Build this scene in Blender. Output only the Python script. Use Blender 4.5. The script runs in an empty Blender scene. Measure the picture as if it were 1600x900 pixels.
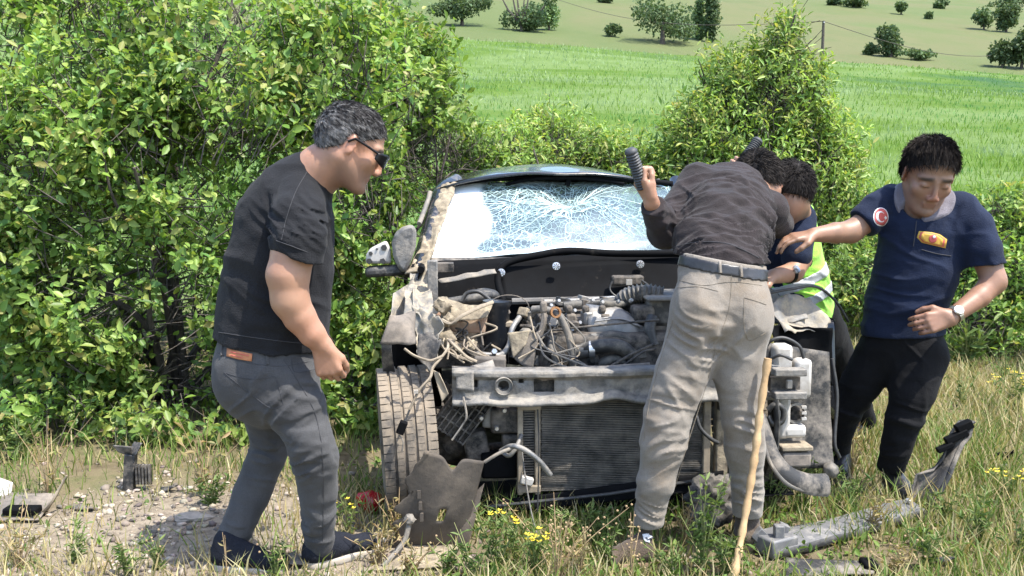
import bpy, math, random
import numpy as np
from mathutils import Vector, Matrix
from mathutils.bvhtree import BVHTree

# ------------------------------------------------------------------ camera, sky, sun, exposure
scene = bpy.context.scene
col = scene.collection
F, PITCH, CAMZ = 1450.0, math.radians(6.9), 1.41
cd = bpy.data.cameras.new('camera'); cam = bpy.data.objects.new('camera', cd); col.objects.link(cam)
cd.sensor_width = 36; cd.lens = 36 * F / 1600; cd.clip_start = 0.05; cd.clip_end = 3000
cam.location = (0, 0, CAMZ); cam.rotation_euler = (math.pi / 2 - PITCH, 0, 0)
scene.camera = cam
SUN_EL, SUN_AZ = math.radians(64), math.radians(122)      # azimuth of the sun, from +Y towards +X
w = bpy.data.worlds.new('World'); scene.world = w; w.use_nodes = True
wn = w.node_tree.nodes; wl = w.node_tree.links
sky = wn.new('ShaderNodeTexSky'); sky.sky_type = 'NISHITA'; sky.sun_disc = False
sky.sun_elevation = SUN_EL; sky.sun_rotation = SUN_AZ; sky.dust_density = 1.5
wn['Background'].inputs['Strength'].default_value = 0.15
wl.new(sky.outputs['Color'], wn['Background'].inputs['Color'])
sd = bpy.data.lights.new('sun', 'SUN'); sun = bpy.data.objects.new('sun', sd); col.objects.link(sun)
sd.energy = 2.8; sd.angle = math.radians(0.55); sd.color = (1.0, 0.95, 0.86)
sdir = Vector((math.sin(SUN_AZ) * math.cos(SUN_EL), math.cos(SUN_AZ) * math.cos(SUN_EL), math.sin(SUN_EL)))
sun.rotation_euler = (-sdir).to_track_quat('-Z', 'Y').to_euler()
scene.view_settings.view_transform = 'Standard'; scene.view_settings.look = 'None'
scene.view_settings.gamma = 1; scene.view_settings.exposure = 1.75
scene.render.engine = 'CYCLES'
scene.cycles.use_denoising = True
scene.cycles.max_bounces = 7; scene.cycles.transparent_max_bounces = 12
scene.cycles.caustics_reflective = False; scene.cycles.caustics_refractive = False

# ------------------------------------------------------------------ helpers
R = np.random.default_rng(7); rnd = random.Random(3)
FW = np.array([0, math.cos(PITCH), -math.sin(PITCH)]); UP = np.array([0, math.sin(PITCH), math.cos(PITCH)])
CP = np.array([0, 0, CAMZ])
def V3(*a): return np.array(a, float)
def ray(px, py): return FW + (px - 800) / F * np.array([1., 0, 0]) + (450 - py) / F * UP
def at(px, py, Y):
    """the world point at depth Y that the photograph shows at this pixel"""
    d = ray(px, py); return CP + d * (Y / d[1])
def unit(v): v = np.asarray(v, float); return v / (np.linalg.norm(v) + 1e-12)

_perm = np.random.default_rng(11).random(4096)
def noise3(P):
    """value noise, about -1..1, P (n,3)"""
    i = np.floor(P).astype(np.int64); f = P - i; f = f * f * (3 - 2 * f); r = 0
    for dx in (0, 1):
        for dy in (0, 1):
            for dz in (0, 1):
                h = ((i[:, 0] + dx) * 73856093) ^ ((i[:, 1] + dy) * 19349663) ^ ((i[:, 2] + dz) * 83492791)
                h = (h ^ (h >> 13)) * 1274126177
                v = _perm[(h ^ (h >> 16)) & 4095]
                r = r + v * (f[:, 0] if dx else 1 - f[:, 0]) * (f[:, 1] if dy else 1 - f[:, 1]) * (f[:, 2] if dz else 1 - f[:, 2])
    return r * 2 - 1
def sstep(a, b, x): t = np.clip((x - a) / (b - a), 0, 1); return t * t * (3 - 2 * t)

def link(o, parent=None):
    col.objects.link(o)
    if parent: o.parent = parent
    return o
def tag(o, label=None, cat=None, group=None, kind=None):
    if label: o['label'] = label
    if cat: o['category'] = cat
    if group: o['group'] = group
    if kind: o['kind'] = kind
    return o
def empty(name, loc, rz=0, **k):
    o = bpy.data.objects.new(name, None); o.location = loc; o.rotation_euler = (0, 0, rz); o.empty_display_size = .1
    link(o); tag(o, **k)
    o['_m'] = 0; del o['_m']
    return o
def np_mesh(name, V, F, cols=None, smooth=False, sharp=None):
    """V (n,3); F: array (m,k) or list of polygons; cols (n,3)"""
    me = bpy.data.meshes.new(name); V = np.ascontiguousarray(V, np.float32)
    if isinstance(F, np.ndarray):
        m, k = F.shape; tot = np.full(m, k, np.int32); idx = F.astype(np.int32).ravel()
    else:
        tot = np.array([len(f) for f in F], np.int32); idx = np.concatenate([np.asarray(f, np.int32) for f in F]); m = len(F)
    me.vertices.add(len(V)); me.vertices.foreach_set('co', V.ravel())
    me.loops.add(len(idx)); me.loops.foreach_set('vertex_index', idx)
    me.polygons.add(m)
    me.polygons.foreach_set('loop_start', np.concatenate([[0], np.cumsum(tot)[:-1]]).astype(np.int32))
    me.polygons.foreach_set('loop_total', tot)
    if smooth: me.polygons.foreach_set('use_smooth', np.ones(m, bool))
    me.update(calc_edges=True); me.validate()
    if sharp is not None: me.polygons.foreach_set('use_smooth', np.ones(m, bool)); me.set_sharp_from_angle(angle=math.radians(sharp))
    if cols is not None:
        ca = me.color_attributes.new('Col', 'FLOAT_COLOR', 'POINT')
        c4 = np.ones((len(V), 4), np.float32); c4[:, :3] = cols; ca.data.foreach_set('color', c4.ravel())
    return me
def mesh_obj(name, me, mat, parent=None, kind=None, solid=0, bevel=0, sub=0, world=False):
    o = bpy.data.objects.new(name, me); me.materials.append(mat); link(o, parent)
    if parent is not None and world: o.matrix_parent_inverse = wm(parent).inverted()
    if kind: o['kind'] = kind
    if solid: s = o.modifiers.new('thickness', 'SOLIDIFY'); s.thickness = solid; s.offset = 0
    if sub: s = o.modifiers.new('round', 'SUBSURF'); s.levels = s.render_levels = sub
    if bevel: b = o.modifiers.new('edge', 'BEVEL'); b.width = bevel; b.segments = 2; b.limit_method = 'ANGLE'
    return o
def wm(o):
    return Matrix.Translation(o.location) @ o.rotation_euler.to_matrix().to_4x4()

class MB:
    """collects shapes into ONE mesh"""
    def __init__(s): s.v = []; s.f = []
    def add(s, V, F):
        n = len(s.v); s.v += [tuple(map(float, p)) for p in V]; s.f += [tuple(i + n for i in f) for f in F]; return s
    def box(s, c, size, rot=None, taper=1.0):
        c = np.asarray(c, float); h = np.asarray(size, float) / 2
        P = [np.array([x * h[0] * (taper if z > 0 else 1), y * h[1] * (taper if z > 0 else 1), z * h[2]]) for z in (-1, 1) for y in (-1, 1) for x in (-1, 1)]
        if rot is not None:
            M = np.array(rot.to_3x3() if hasattr(rot, 'to_3x3') else rot); P = [M @ p for p in P]
        return s.add([c + p for p in P], [(0, 2, 3, 1), (4, 5, 7, 6), (0, 1, 5, 4), (2, 6, 7, 3), (0, 4, 6, 2), (1, 3, 7, 5)])
    def tube(s, path, rad, n=8, cap=True, flat=1.0):
        P = [np.asarray(p, float) for p in path]; m = len(P)
        rad = list(rad) if hasattr(rad, '__len__') else [rad] * m
        ref = None; V = []; Fc = []
        for i in range(m):
            t = unit(P[min(i + 1, m - 1)] - P[max(i - 1, 0)])
            if ref is None: ref = unit(np.cross(t, [0, 0, 1.0] if abs(t[2]) < .9 else [1.0, 0, 0]))
            ref = unit(ref - t * (ref @ t)); b = np.cross(t, ref)
            for k in range(n):
                a = 2 * math.pi * k / n; V.append(P[i] + rad[i] * (math.cos(a) * ref + flat * math.sin(a) * b))
        for i in range(m - 1):
            for k in range(n):
                Fc.append((i * n + k, i * n + (k + 1) % n, (i + 1) * n + (k + 1) % n, (i + 1) * n + k))
        if cap: Fc.append(tuple(range(n))[::-1]); Fc.append(tuple((m - 1) * n + k for k in range(n)))
        return s.add(V, Fc)
    def grid(s, P, hole=None):
        nu, nv = P.shape[:2]
        return s.add(P.reshape(-1, 3), [(i * nv + j, (i + 1) * nv + j, (i + 1) * nv + j + 1, i * nv + j + 1)
                     for i in range(nu - 1) for j in range(nv - 1) if hole is None or not hole(i, j)])
    def lathe(s, prof, c, axis, n=24, close=False):
        axis = unit(axis); u = unit(np.cross(axis, [0, 0, 1.0] if abs(axis[2]) < .9 else [1.0, 0, 0])); v = np.cross(axis, u)
        V = [np.asarray(c) + axis * h + r * (math.cos(2 * math.pi * k / n) * u + math.sin(2 * math.pi * k / n) * v) for (r, h) in prof for k in range(n)]
        m = len(prof)
        Fc = [(i * n + k, i * n + (k + 1) % n, ((i + 1) % m) * n + (k + 1) % n, ((i + 1) % m) * n + k) for i in range(m if close else m - 1) for k in range(n)]
        return s.add(V, Fc)
    def build(s, name, mat, parent=None, sharp=35, **k):
        return mesh_obj(name, np_mesh(name, np.array(s.v), s.f, sharp=sharp), mat, parent, **k)

def smooth_path(pts, n=6):
    """Catmull-Rom through pts"""
    P = [np.asarray(p, float) for p in pts]; P = [2 * P[0] - P[1]] + P + [2 * P[-1] - P[-2]]; out = []
    for i in range(1, len(P) - 2):
        for k in range(n):
            t = k / n; a, b, c, d = P[i - 1:i + 3]
            out.append(.5 * (2 * b + (c - a) * t + (2 * a - 5 * b + 4 * c - d) * t * t + (3 * b - a - 3 * c + d) * t ** 3))
    return out + [P[-2]]
def patch(c00, c10, c11, c01, nu=12, nv=12, amp=.01, freq=6, bulge=0, seed=0, rag=0):
    """a crumpled sheet between four corners"""
    c00, c10, c11, c01 = [np.asarray(c, float) for c in (c00, c10, c11, c01)]
    u = np.linspace(0, 1, nu)[:, None, None]; v = np.linspace(0, 1, nv)[None, :, None]
    P = (1 - u) * (1 - v) * c00 + u * (1 - v) * c10 + u * v * c11 + (1 - u) * v * c01
    n = unit(np.cross(c10 - c00, c01 - c00)); Q = P.reshape(-1, 3)
    d = amp * (noise3(Q * freq + seed * 7.3) + .5 * noise3(Q * freq * 2.3 + seed)) + bulge * (np.sin(np.pi * u) * np.sin(np.pi * v)).reshape(-1)
    Q = Q + n * d[:, None]
    if rag:
        e = (np.minimum(u, 1 - u) * 0 + (np.abs(v - .5) * 2) ** 6).reshape(-1)
        Q = Q + (unit(c01 - c00) * rag) * (noise3(Q * 23 + seed) * e)[:, None]
    return Q.reshape(nu, nv, 3)

# ------------------------------------------------------------------ materials
def nodes(name):
    m = bpy.data.materials.new(name); m.use_nodes = True; nt = m.node_tree
    return m, nt, nt.nodes['Principled BSDF']
def ramp(nt, fac, stops):
    r = nt.nodes.new('ShaderNodeValToRGB'); nt.links.new(fac, r.inputs[0]); e = r.color_ramp.elements
    while len(e) < len(stops): e.new(.5)
    for k, (p, c) in enumerate(stops): e[k].position = p; e[k].color = (*c, 1) if len(c) == 3 else c
    return r.outputs[0]
def noise(nt, scale, detail=5, rough=.6, vec=None, dist=0):
    n = nt.nodes.new('ShaderNodeTexNoise'); n.inputs['Scale'].default_value = scale; n.inputs['Detail'].default_value = detail
    n.inputs['Roughness'].default_value = rough; n.inputs['Distortion'].default_value = dist
    if vec is None: vec = nt.nodes.new('ShaderNodeTexCoord').outputs['Object']
    nt.links.new(vec, n.inputs['Vector']); return n.outputs['Fac']
def mix(nt, fac, a, b, typ='MIX'):
    m = nt.nodes.new('ShaderNodeMix'); m.data_type = 'RGBA'; m.blend_type = typ
    for s, x in ((m.inputs[0], fac), (m.inputs[6], a), (m.inputs[7], b)):
        if isinstance(x, (int, float)): s.default_value = x
        elif isinstance(x, tuple): s.default_value = (*x, 1)
        else: nt.links.new(x, s)
    return m.outputs[2]
def bump(nt, b, h, strength=.3, dist=.01):
    n = nt.nodes.new('ShaderNodeBump'); n.inputs['Strength'].default_value = strength; n.inputs['Distance'].default_value = dist
    nt.links.new(h, n.inputs['Height']); nt.links.new(n.outputs[0], b.inputs['Normal'])
def scaled(nt, s):
    c = nt.nodes.new('ShaderNodeTexCoord'); m = nt.nodes.new('ShaderNodeMapping'); m.inputs['Scale'].default_value = s
    nt.links.new(c.outputs['Object'], m.inputs['Vector']); return m.outputs[0]
def M(name, c1, c2=None, scale=8, rough=.6, metal=0, bmp=.15, dust=None, damt=.5, dscale=5, spec=.5, bscale=40, coat=0):
    """worn surface: two tones of the material, a layer of dried mud in patches, fine relief"""
    m, nt, b = nodes(name); c2 = c2 or tuple(x * .6 for x in c1)
    c = ramp(nt, noise(nt, scale, 7, .65), [(.35, c1), (.65, c2)])
    b.inputs['Roughness'].default_value = rough; b.inputs['Metallic'].default_value = metal
    b.inputs['Specular IOR Level'].default_value = spec; b.inputs['Coat Weight'].default_value = coat
    if dust:
        lo = .75 - damt * .5
        f = ramp(nt, noise(nt, dscale, 9, .72), [(lo - .1, (0, 0, 0)), (lo + .12, (1, 1, 1))])
        c = mix(nt, f, c, dust)
        rr = mix(nt, f, (rough,) * 3, (.95,) * 3); nt.links.new(rr, b.inputs['Roughness'])
        if metal: nt.links.new(mix(nt, f, (metal,) * 3, (0, 0, 0)), b.inputs['Metallic'])
    nt.links.new(c, b.inputs['Base Color'])
    if bmp: bump(nt, b, noise(nt, bscale, 6, .7), bmp, .01)
    return m
def attr_col(nt, name='Col'):
    a = nt.nodes.new('ShaderNodeAttribute'); a.attribute_name = name; return a.outputs['Color']
def leaf_mat(name, gloss=.35, trans=.4, spec=.5):
    m, nt, b = nodes(name); c = attr_col(nt)
    nt.links.new(c, b.inputs['Base Color']); b.inputs['Roughness'].default_value = gloss; b.inputs['Specular IOR Level'].default_value = spec
    t = nt.nodes.new('ShaderNodeBsdfTranslucent')
    nt.links.new(mix(nt, 1.0, c, (1.0, 1.0, .55), 'MULTIPLY'), t.inputs['Color'])
    mx = nt.nodes.new('ShaderNodeMixShader'); mx.inputs[0].default_value = trans
    nt.links.new(b.outputs[0], mx.inputs[1]); nt.links.new(t.outputs[0], mx.inputs[2])
    nt.links.new(mx.outputs[0], nt.nodes['Material Output'].inputs['Surface']); return m
DUST = (.36, .30, .22)
MT = {}
MT['leaf'] = leaf_mat('glossy_leaf', .42, .45, .35)
MT['leaf_far'] = leaf_mat('far_leaf', .6, .3, .2)
MT['grass'] = leaf_mat('grass_blade', .55, .35, .25)
MT['bark'] = M('bark', (.10, .085, .07), (.04, .033, .028), 14, .9, bmp=.5)
MT['rock'] = M('stone', (.34, .30, .25), (.2, .17, .14), 9, .9, bmp=.4)

# ------------------------------------------------------------------ terrain: one sheet to the horizon
def gz(x, y):
    x = np.asarray(x, float); y = np.asarray(y, float)
    xs = np.array([-50, 6.5, 9, 12, 20, 40, 60, 64, 150, 420, 1500, 2400.]); zs = np.array([0, 0, .12, .5, 2.0, 5.7, 9.6, 10.0, 33.0, 90, 190, 120.])
    z = np.interp(y, xs, zs) - .058 * np.clip(x, -80, 160) * sstep(11, 60, y)
    P = np.stack([x.ravel(), y.ravel(), x.ravel() * 0], 1)
    near = .022 * noise3(P * 1.7) + .012 * noise3(P * 5.1)
    far = 1.6 * noise3(P * .02 + 5) * sstep(80, 200, P[:, 1]) + .25 * noise3(P * .09) * sstep(12, 30, P[:, 1])
    return z + (near + far).reshape(x.shape)
def gz1(x, y): return float(gz(np.array([x]), np.array([y]))[0])
def ground_hit(px, py):
    d = ray(px, py); t = np.geomspace(2.5, 1500, 9000); P = CP + d * t[:, None]
    k = np.argmax(P[:, 2] <= gz(P[:, 0], P[:, 1])); return P[k if k else -1]
ys = np.concatenate([np.linspace(-6, 2, 10), np.linspace(2.3, 9, 110), np.linspace(9.2, 24, 60), np.linspace(25, 70, 46), np.geomspace(73, 2400, 60)])
us = np.concatenate([np.linspace(-1, -.35, 14)[:-1], np.linspace(-.35, .35, 100), np.linspace(.35, 1, 14)[1:]])
Yg = np.repeat(ys[:, None], len(us), 1); Xg = us[None, :] * (8 + np.abs(Yg) * 1.1)
Zg = gz(Xg, Yg); nu, nv = Xg.shape
GV = np.stack([Xg, Yg, Zg], -1).reshape(-1, 3)
ii = (np.arange(nu - 1)[:, None] * nv + np.arange(nv - 1)[None, :]).ravel()
GF = np.stack([ii, ii + 1, ii + nv + 1, ii + nv], 1)
def gravel_zone(x, y):      # the stony patch at the front left
    return sstep(.95, .45, np.hypot((x + 1.15) / 1.15, (y - 3.45) / .95) + .18 * noise3(np.stack([x * 2.2, y * 2.2, x * 0], 1)))
zone = np.zeros((len(GV), 3))
zone[:, 0] = gravel_zone(GV[:, 0], GV[:, 1])
edge = 61 + 2 * noise3(np.stack([GV[:, 0] * .1, GV[:, 1] * 0, GV[:, 1] * 0], 1))
zone[:, 1] = sstep(7.6, 10, GV[:, 1]) * (GV[:, 1] < edge)
zone[:, 2] = (GV[:, 1] >= edge)
m, nt, b = nodes('earth_field_and_pasture')
a = nt.nodes.new('ShaderNodeSeparateColor'); nt.links.new(attr_col(nt), a.inputs[0])
soil = ramp(nt, noise(nt, 3.5, 9, .7), [(.3, (.09, .07, .045)), (.5, (.17, .14, .085)), (.7, (.10, .11, .045))])
grav = ramp(nt, noise(nt, 26, 8, .7), [(.3, (.13, .105, .08)), (.55, (.28, .235, .18)), (.75, (.19, .16, .12))])
wheat = ramp(nt, noise(nt, 1.0, 6, .6, scaled(nt, (.07, .16, .05)), .6), [(.30, (.038, .088, .034)), (.43, (.078, .132, .020)), (.57, (.125, .178, .062)), (.70, (.074, .128, .020))])
past = ramp(nt, noise(nt, .05, 9, .65, scaled(nt, (1, .7, 1))), [(.25, (.070, .105, .036)), (.45, (.095, .118, .046)), (.58, (.115, .120, .056)), (.75, (.072, .108, .038))])
past = mix(nt, ramp(nt, noise(nt, .6, 6, .8), [(.62, (0, 0, 0)), (.72, (.8, .8, .8))]), past, (.06, .085, .03))
c = mix(nt, a.outputs[0], soil, grav); c = mix(nt, a.outputs[1], c, wheat); c = mix(nt, a.outputs[2], c, past)
c = mix(nt, a.outputs[1], c, mix(nt, ramp(nt, noise(nt, 9, 4, .8, scaled(nt, (1, .35, 1))), [(.35, (.45, .45, .45)), (.65, (0, 0, 0))]), c, mix(nt, 1.0, c, (.5, .62, .5), 'MULTIPLY')))
nt.links.new(c, b.inputs['Base Color']); b.inputs['Roughness'].default_value = .95; b.inputs['Specular IOR Level'].default_value = .1
bump(nt, b, noise(nt, 18, 9, .75), .7, .03)
ground = mesh_obj('ground', np_mesh('ground', GV, GF, zone, smooth=True), m, kind='structure')

# ------------------------------------------------------------------ leaves, bushes, trees
LT = np.array([[0, 0, 0], [-.40, .30, .07], [-.42, .62, .07], [0, 1, -.10], [.42, .62, .07], [.40, .30, .07], [0, .5, -.05]]); LF = np.array([[0, 6, 1], [1, 6, 2], [2, 6, 3], [6, 4, 3], [6, 5, 4], [0, 5, 6]]); NL = len(LT)
def leaf_frames(pos, d, n):
    d = d / np.linalg.norm(d, axis=1, keepdims=True); n = n - d * (n * d).sum(1, keepdims=True)
    n = n / (np.linalg.norm(n, axis=1, keepdims=True) + 1e-9); return d, np.cross(d, n), n
def leaves(pos, d, n, L, W, cols):
    d, s, n = leaf_frames(pos, d, n); T = LT
    V = pos[:, None] + (T[None, :, 0:1] * W[:, None, None]) * s[:, None] + (T[None, :, 1:2] * L[:, None, None]) * d[:, None] + (T[None, :, 2:3] * L[:, None, None]) * n[:, None]
    k = len(pos); Fx = (LF[None] + NL * np.arange(k)[:, None, None]).reshape(-1, 3)
    return V.reshape(-1, 3), Fx, np.repeat(cols, NL, 0)
def rdir(n, up=0.0):
    v = R.normal(size=(n, 3)); v /= np.linalg.norm(v, axis=1, keepdims=True); v[:, 2] += up; return v
def pick(pal, n, jit=.25):
    pal = np.array(pal, float); c = pal[R.integers(0, len(pal), n)]; return c * (1 + jit * (R.random((n, 1)) - .5)) * (1 + .12 * (R.random((n, 3)) - .5))
def bush(name, base, lobes, ntwig, per, L, W, pal, tips, label, cat, mat='leaf', group=None, stems=6, singles=0, stem_r=.022, twl=.22, avoid=None, up=.45, shell=.55, front=0.0, gapth=-.42, tint=1.0):
    """lobes: (centre, radii). twigs spread through the crown's volume, each carrying leaves; pale young leaves at some tips"""
    base = np.asarray(base, float); root = empty(name, tuple(base), label=label, cat=cat, group=group)
    C = np.array([l[0] for l in lobes], float); Rr = np.array([l[1] for l in lobes], float); vol = Rr.prod(1) ** .75
    k = R.choice(len(lobes), int(ntwig * 1.6), p=vol / vol.sum()); v = rdir(len(k)); v /= np.linalg.norm(v, axis=1, keepdims=True)
    if front: v[:, 1] = np.where(R.random(len(v)) < front, -np.abs(v[:, 1]), v[:, 1])
    rad = (shell + (1 - shell) * R.random(len(k)) ** .6) * (1 + .28 * noise3(v * 2.3 + k[:, None] * 3.1) + .16 * noise3(v * 6 + k[:, None]))
    tip = C[k] + v * Rr[k] * rad[:, None]
    ok = tip[:, 2] > gz(tip[:, 0], tip[:, 1]) + .03
    gap = noise3(tip * 2.6 + 9) + .5 * noise3(tip * 6 + 3)
    ok &= gap > gapth
    if avoid is not None: ok &= ~avoid(tip)
    tip = tip[ok][:ntwig]; v = v[ok][:ntwig]; kk = k[ok][:ntwig]; nt_ = len(tip)
    dirv = v + rdir(nt_) * .7; dirv[:, 2] += up; dirv /= np.linalg.norm(dirv, axis=1, keepdims=True)
    tl = twl * (.6 + .8 * R.random(nt_)); start = tip - dirv * tl[:, None]
    # leaves along each twig
    t = np.linspace(.15, 1, per)[None, :].repeat(nt_, 0) + R.normal(0, .04, (nt_, per))
    pos = (start[:, None] + dirv[:, None] * (tl[:, None] * t)[:, :, None]).reshape(-1, 3)
    dd = np.repeat(dirv, per, 0) * .55 + rdir(nt_ * per) * .85; dd[:, 2] -= .12
    nn = rdir(nt_ * per, 1.0) + np.repeat(v, per, 0) * .8 + np.array([.1, -.35, 0]); ll = L * (.4 + .95 * R.random(nt_ * per) ** 1.3); ww = ll * (W / L) * (.8 + .4 * R.random(nt_ * per))
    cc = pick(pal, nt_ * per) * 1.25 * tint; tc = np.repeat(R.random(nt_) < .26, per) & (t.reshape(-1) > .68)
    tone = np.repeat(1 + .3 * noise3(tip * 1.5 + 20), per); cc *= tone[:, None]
    cc[tc] = pick(tips, int(tc.sum()))
    if avoid is not None:
        q = ~avoid(pos); pos, dd, nn, ll, ww, cc = pos[q], dd[q], nn[q], ll[q], ww[q], cc[q]
    if singles:
        o_ = np.argsort(np.linalg.norm(pos - CP, axis=1) - 14 * ll + 3 * R.random(len(ll)))[:singles]; keep = np.ones(len(pos), bool); keep[o_] = False
        fd, fs, fn = leaf_frames(pos[o_], dd[o_], nn[o_]); protos = []
        for q in range(6):
            me = np_mesh('leaf', LT * np.array([W / L, 1, 1]), LF, np.repeat(pick(pal if q < 4 else tips, 1), NL, 0)); me.materials.append(MT[mat]); protos.append(me)
        for q in range(len(o_)):
            o = bpy.data.objects.new('leaf', protos[q % 6]); link(o, root)
            mm = np.eye(4); mm[:3, 0] = fs[q] * ll[o_[q]]; mm[:3, 1] = fd[q] * ll[o_[q]]; mm[:3, 2] = fn[q] * ll[o_[q]]; mm[:3, 3] = pos[o_[q]] - base
            o.matrix_basis = Matrix(mm.tolist())
        pos, dd, nn, ll, ww, cc = pos[keep], dd[keep], nn[keep], ll[keep], ww[keep], cc[keep]
    V, Fx, cx = leaves(pos, dd, nn, ll, ww, cc)
    mesh_obj('foliage', np_mesh('foliage', V - base, Fx, cx), MT[mat], root, kind='stuff')
    # limbs from the base to the lobes, each its own part, and the twigs
    for q in range(stems):
        l = q % len(lobes); e = C[l] + rdir(1)[0] * Rr[l] * .75; s0 = base + np.array([R.normal(0, .10), R.normal(0, .08), -.05])
        mid = s0 * .5 + e * .5 + np.array([R.normal(0, .12), R.normal(0, .12), .15]); p = smooth_path([s0, mid, e], 5)
        mb = MB(); mb.tube([x - base for x in p], list(np.linspace(stem_r, stem_r * .35, len(p)) * (.7 + .6 * R.random())), 6)
        for bq in range(3):
            j = R.integers(3, len(p) - 1); e2 = p[j] + rdir(1, .4)[0] * Rr[l].mean() * .7; mb.tube([x - base for x in smooth_path([p[j], (p[j] + e2) / 2 + R.normal(0, .05, 3), e2], 4)], list(np.linspace(stem_r * .45, stem_r * .15, 9)), 5)
        mb.build('stem', MT['bark'], root)
    sel = R.permutation(nt_)[:min(nt_, 3500)]; side = np.cross(dirv[sel], rdir(len(sel))); side /= np.linalg.norm(side, axis=1, keepdims=True); o2 = np.cross(dirv[sel], side)
    s0 = start[sel] - dirv[sel] * .12 - base; e0 = tip[sel] - base; r0 = stem_r * .14
    TV = np.concatenate([s0 + side * r0, s0 - side * r0 * .5 + o2 * r0, s0 - side * r0 * .5 - o2 * r0, e0], 0); q = len(sel); i0 = np.arange(q)
    TF = np.concatenate([np.stack([i0, i0 + q, i0 + 3 * q], 1), np.stack([i0 + q, i0 + 2 * q, i0 + 3 * q], 1), np.stack([i0 + 2 * q, i0, i0 + 3 * q], 1)])
    mesh_obj('twigs', np_mesh('twigs', TV, TF), MT['bark'], root, kind='stuff')
    return root
CAR = dict(x=.42, y=3.6, rz=math.radians(4.5))
def car_zone(P, pad=.0):
    c, s = math.cos(CAR['rz']), math.sin(CAR['rz']); dx, dy = P[:, 0] - CAR['x'], P[:, 1] - CAR['y']
    lx, ly = dx * c + dy * s, -dx * s + dy * c
    return (np.abs(lx) < .93 + pad) & (ly > -.3) & (ly < 4.25) & (P[:, 2] < 1.75)
def near_people(P):
    return (P[:, 1] < 4.3) & (P[:, 0] > -1.75) | ((P[:, 1] < 4.75) & (P[:, 0] > .9))
AV = lambda P: car_zone(P) | near_people(P)
G1 = [(.135, .215, .042), (.11, .19, .042), (.17, .25, .055), (.08, .15, .038), (.20, .265, .065)]
T1 = [(.27, .34, .08), (.32, .37, .10), (.30, .28, .09), (.25, .34, .08)]
G2 = [(.19, .28, .06), (.15, .24, .05), (.23, .30, .08), (.11, .19, .045)]
T2 = [(.36, .40, .10), (.42, .42, .14), (.30, .37, .08)]
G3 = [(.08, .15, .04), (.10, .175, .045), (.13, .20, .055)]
base = at(275, 625, 5.7)
bush('broadleaf_bush', (base[0], 5.7, 0), [(at(330, 300, 5.3), (.85, .6, .8)), (at(130, 250, 5.2), (.8, .6, .75)), (at(220, 470, 5.2), (.85, .5, .55)), (at(330, 110, 5.6), (.9, .7, .7)), (at(520, 130, 5.7), (.65, .6, .65)), (at(90, 60, 5.8), (.95, .7, .6)), (at(560, 330, 5.6), (.5, .5, .6)), (at(30, 430, 5.1), (.55, .45, .5)), (at(300, 590, 5.3), (.55, .35, .3)), (at(420, 480, 5.4), (.45, .4, .55)), (at(560, 560, 5.5), (.38, .4, .4)), (at(90, 560, 5.5), (.9, .4, .35)), (at(420, 600, 5.2), (.35, .3, .3)), (at(560, 640, 5.0), (.22, .2, .22)), (at(60, 640, 4.9), (.55, .3, .22)), (at(250, 655, 4.85), (.5, .25, .18)), (at(400, 650, 4.8), (.3, .2, .2))],
     7600, 8, .060, .033, G1, T1, 'large broad-leaved bush filling the left side behind the man in black', 'bush', singles=300, stems=12, avoid=AV, stem_r=.03, shell=.5, front=.5, gapth=-.12, tint=1.2)
base = at(40, 560, 7.6)
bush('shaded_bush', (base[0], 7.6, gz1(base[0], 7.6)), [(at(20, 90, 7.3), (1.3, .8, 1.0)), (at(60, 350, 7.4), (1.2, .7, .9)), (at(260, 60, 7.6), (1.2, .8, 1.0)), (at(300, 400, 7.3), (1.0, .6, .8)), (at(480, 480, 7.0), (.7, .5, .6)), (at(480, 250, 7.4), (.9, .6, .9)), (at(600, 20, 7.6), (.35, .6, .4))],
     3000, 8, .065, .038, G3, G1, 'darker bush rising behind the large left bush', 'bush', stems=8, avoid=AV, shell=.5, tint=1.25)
base = at(640, 420, 7.4)
bush('bright_leafed_bush', (base[0], 7.7, gz1(base[0], 7.7)), [(at(650, 190, 7.3), (.5, .5, .75)), (at(700, 250, 7.9), (.55, .5, .45)), (at(610, 100, 7.2), (.38, .45, .5)), (at(660, 130, 7.5), (.28, .3, .35)), (at(620, 260, 6.9), (.3, .35, .35)), (at(590, 420, 7.2), (.6, .5, .8))],
     2000, 8, .066, .034, [(.13, .21, .04), (.10, .18, .035), (.17, .25, .05)], T1, 'light green bush right of the man in black, beside the car roof', 'bush', stems=6, avoid=AV)
base = at(860, 330, 8.8)
bush('low_yellowish_bush', (base[0], 8.8, gz1(base[0], 8.8)), [(at(780, 240, 8.5), (.55, .5, .38)), (at(880, 232, 8.8), (.6, .5, .42)), (at(970, 250, 8.8), (.5, .5, .35)), (at(760, 290, 8.6), (.9, .5, .6)), (at(940, 300, 8.9), (.9, .5, .5)), (at(850, 195, 9.2), (.3, .3, .22)), (at(740, 190, 9), (.3, .3, .3))],
     2600, 8, .064, .022, G2, T2, 'low yellow-green bushes directly behind the car roof', 'bush', stems=7, avoid=AV, gapth=-.25, tint=1.15)
base = at(1190, 400, 8.6)
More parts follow.
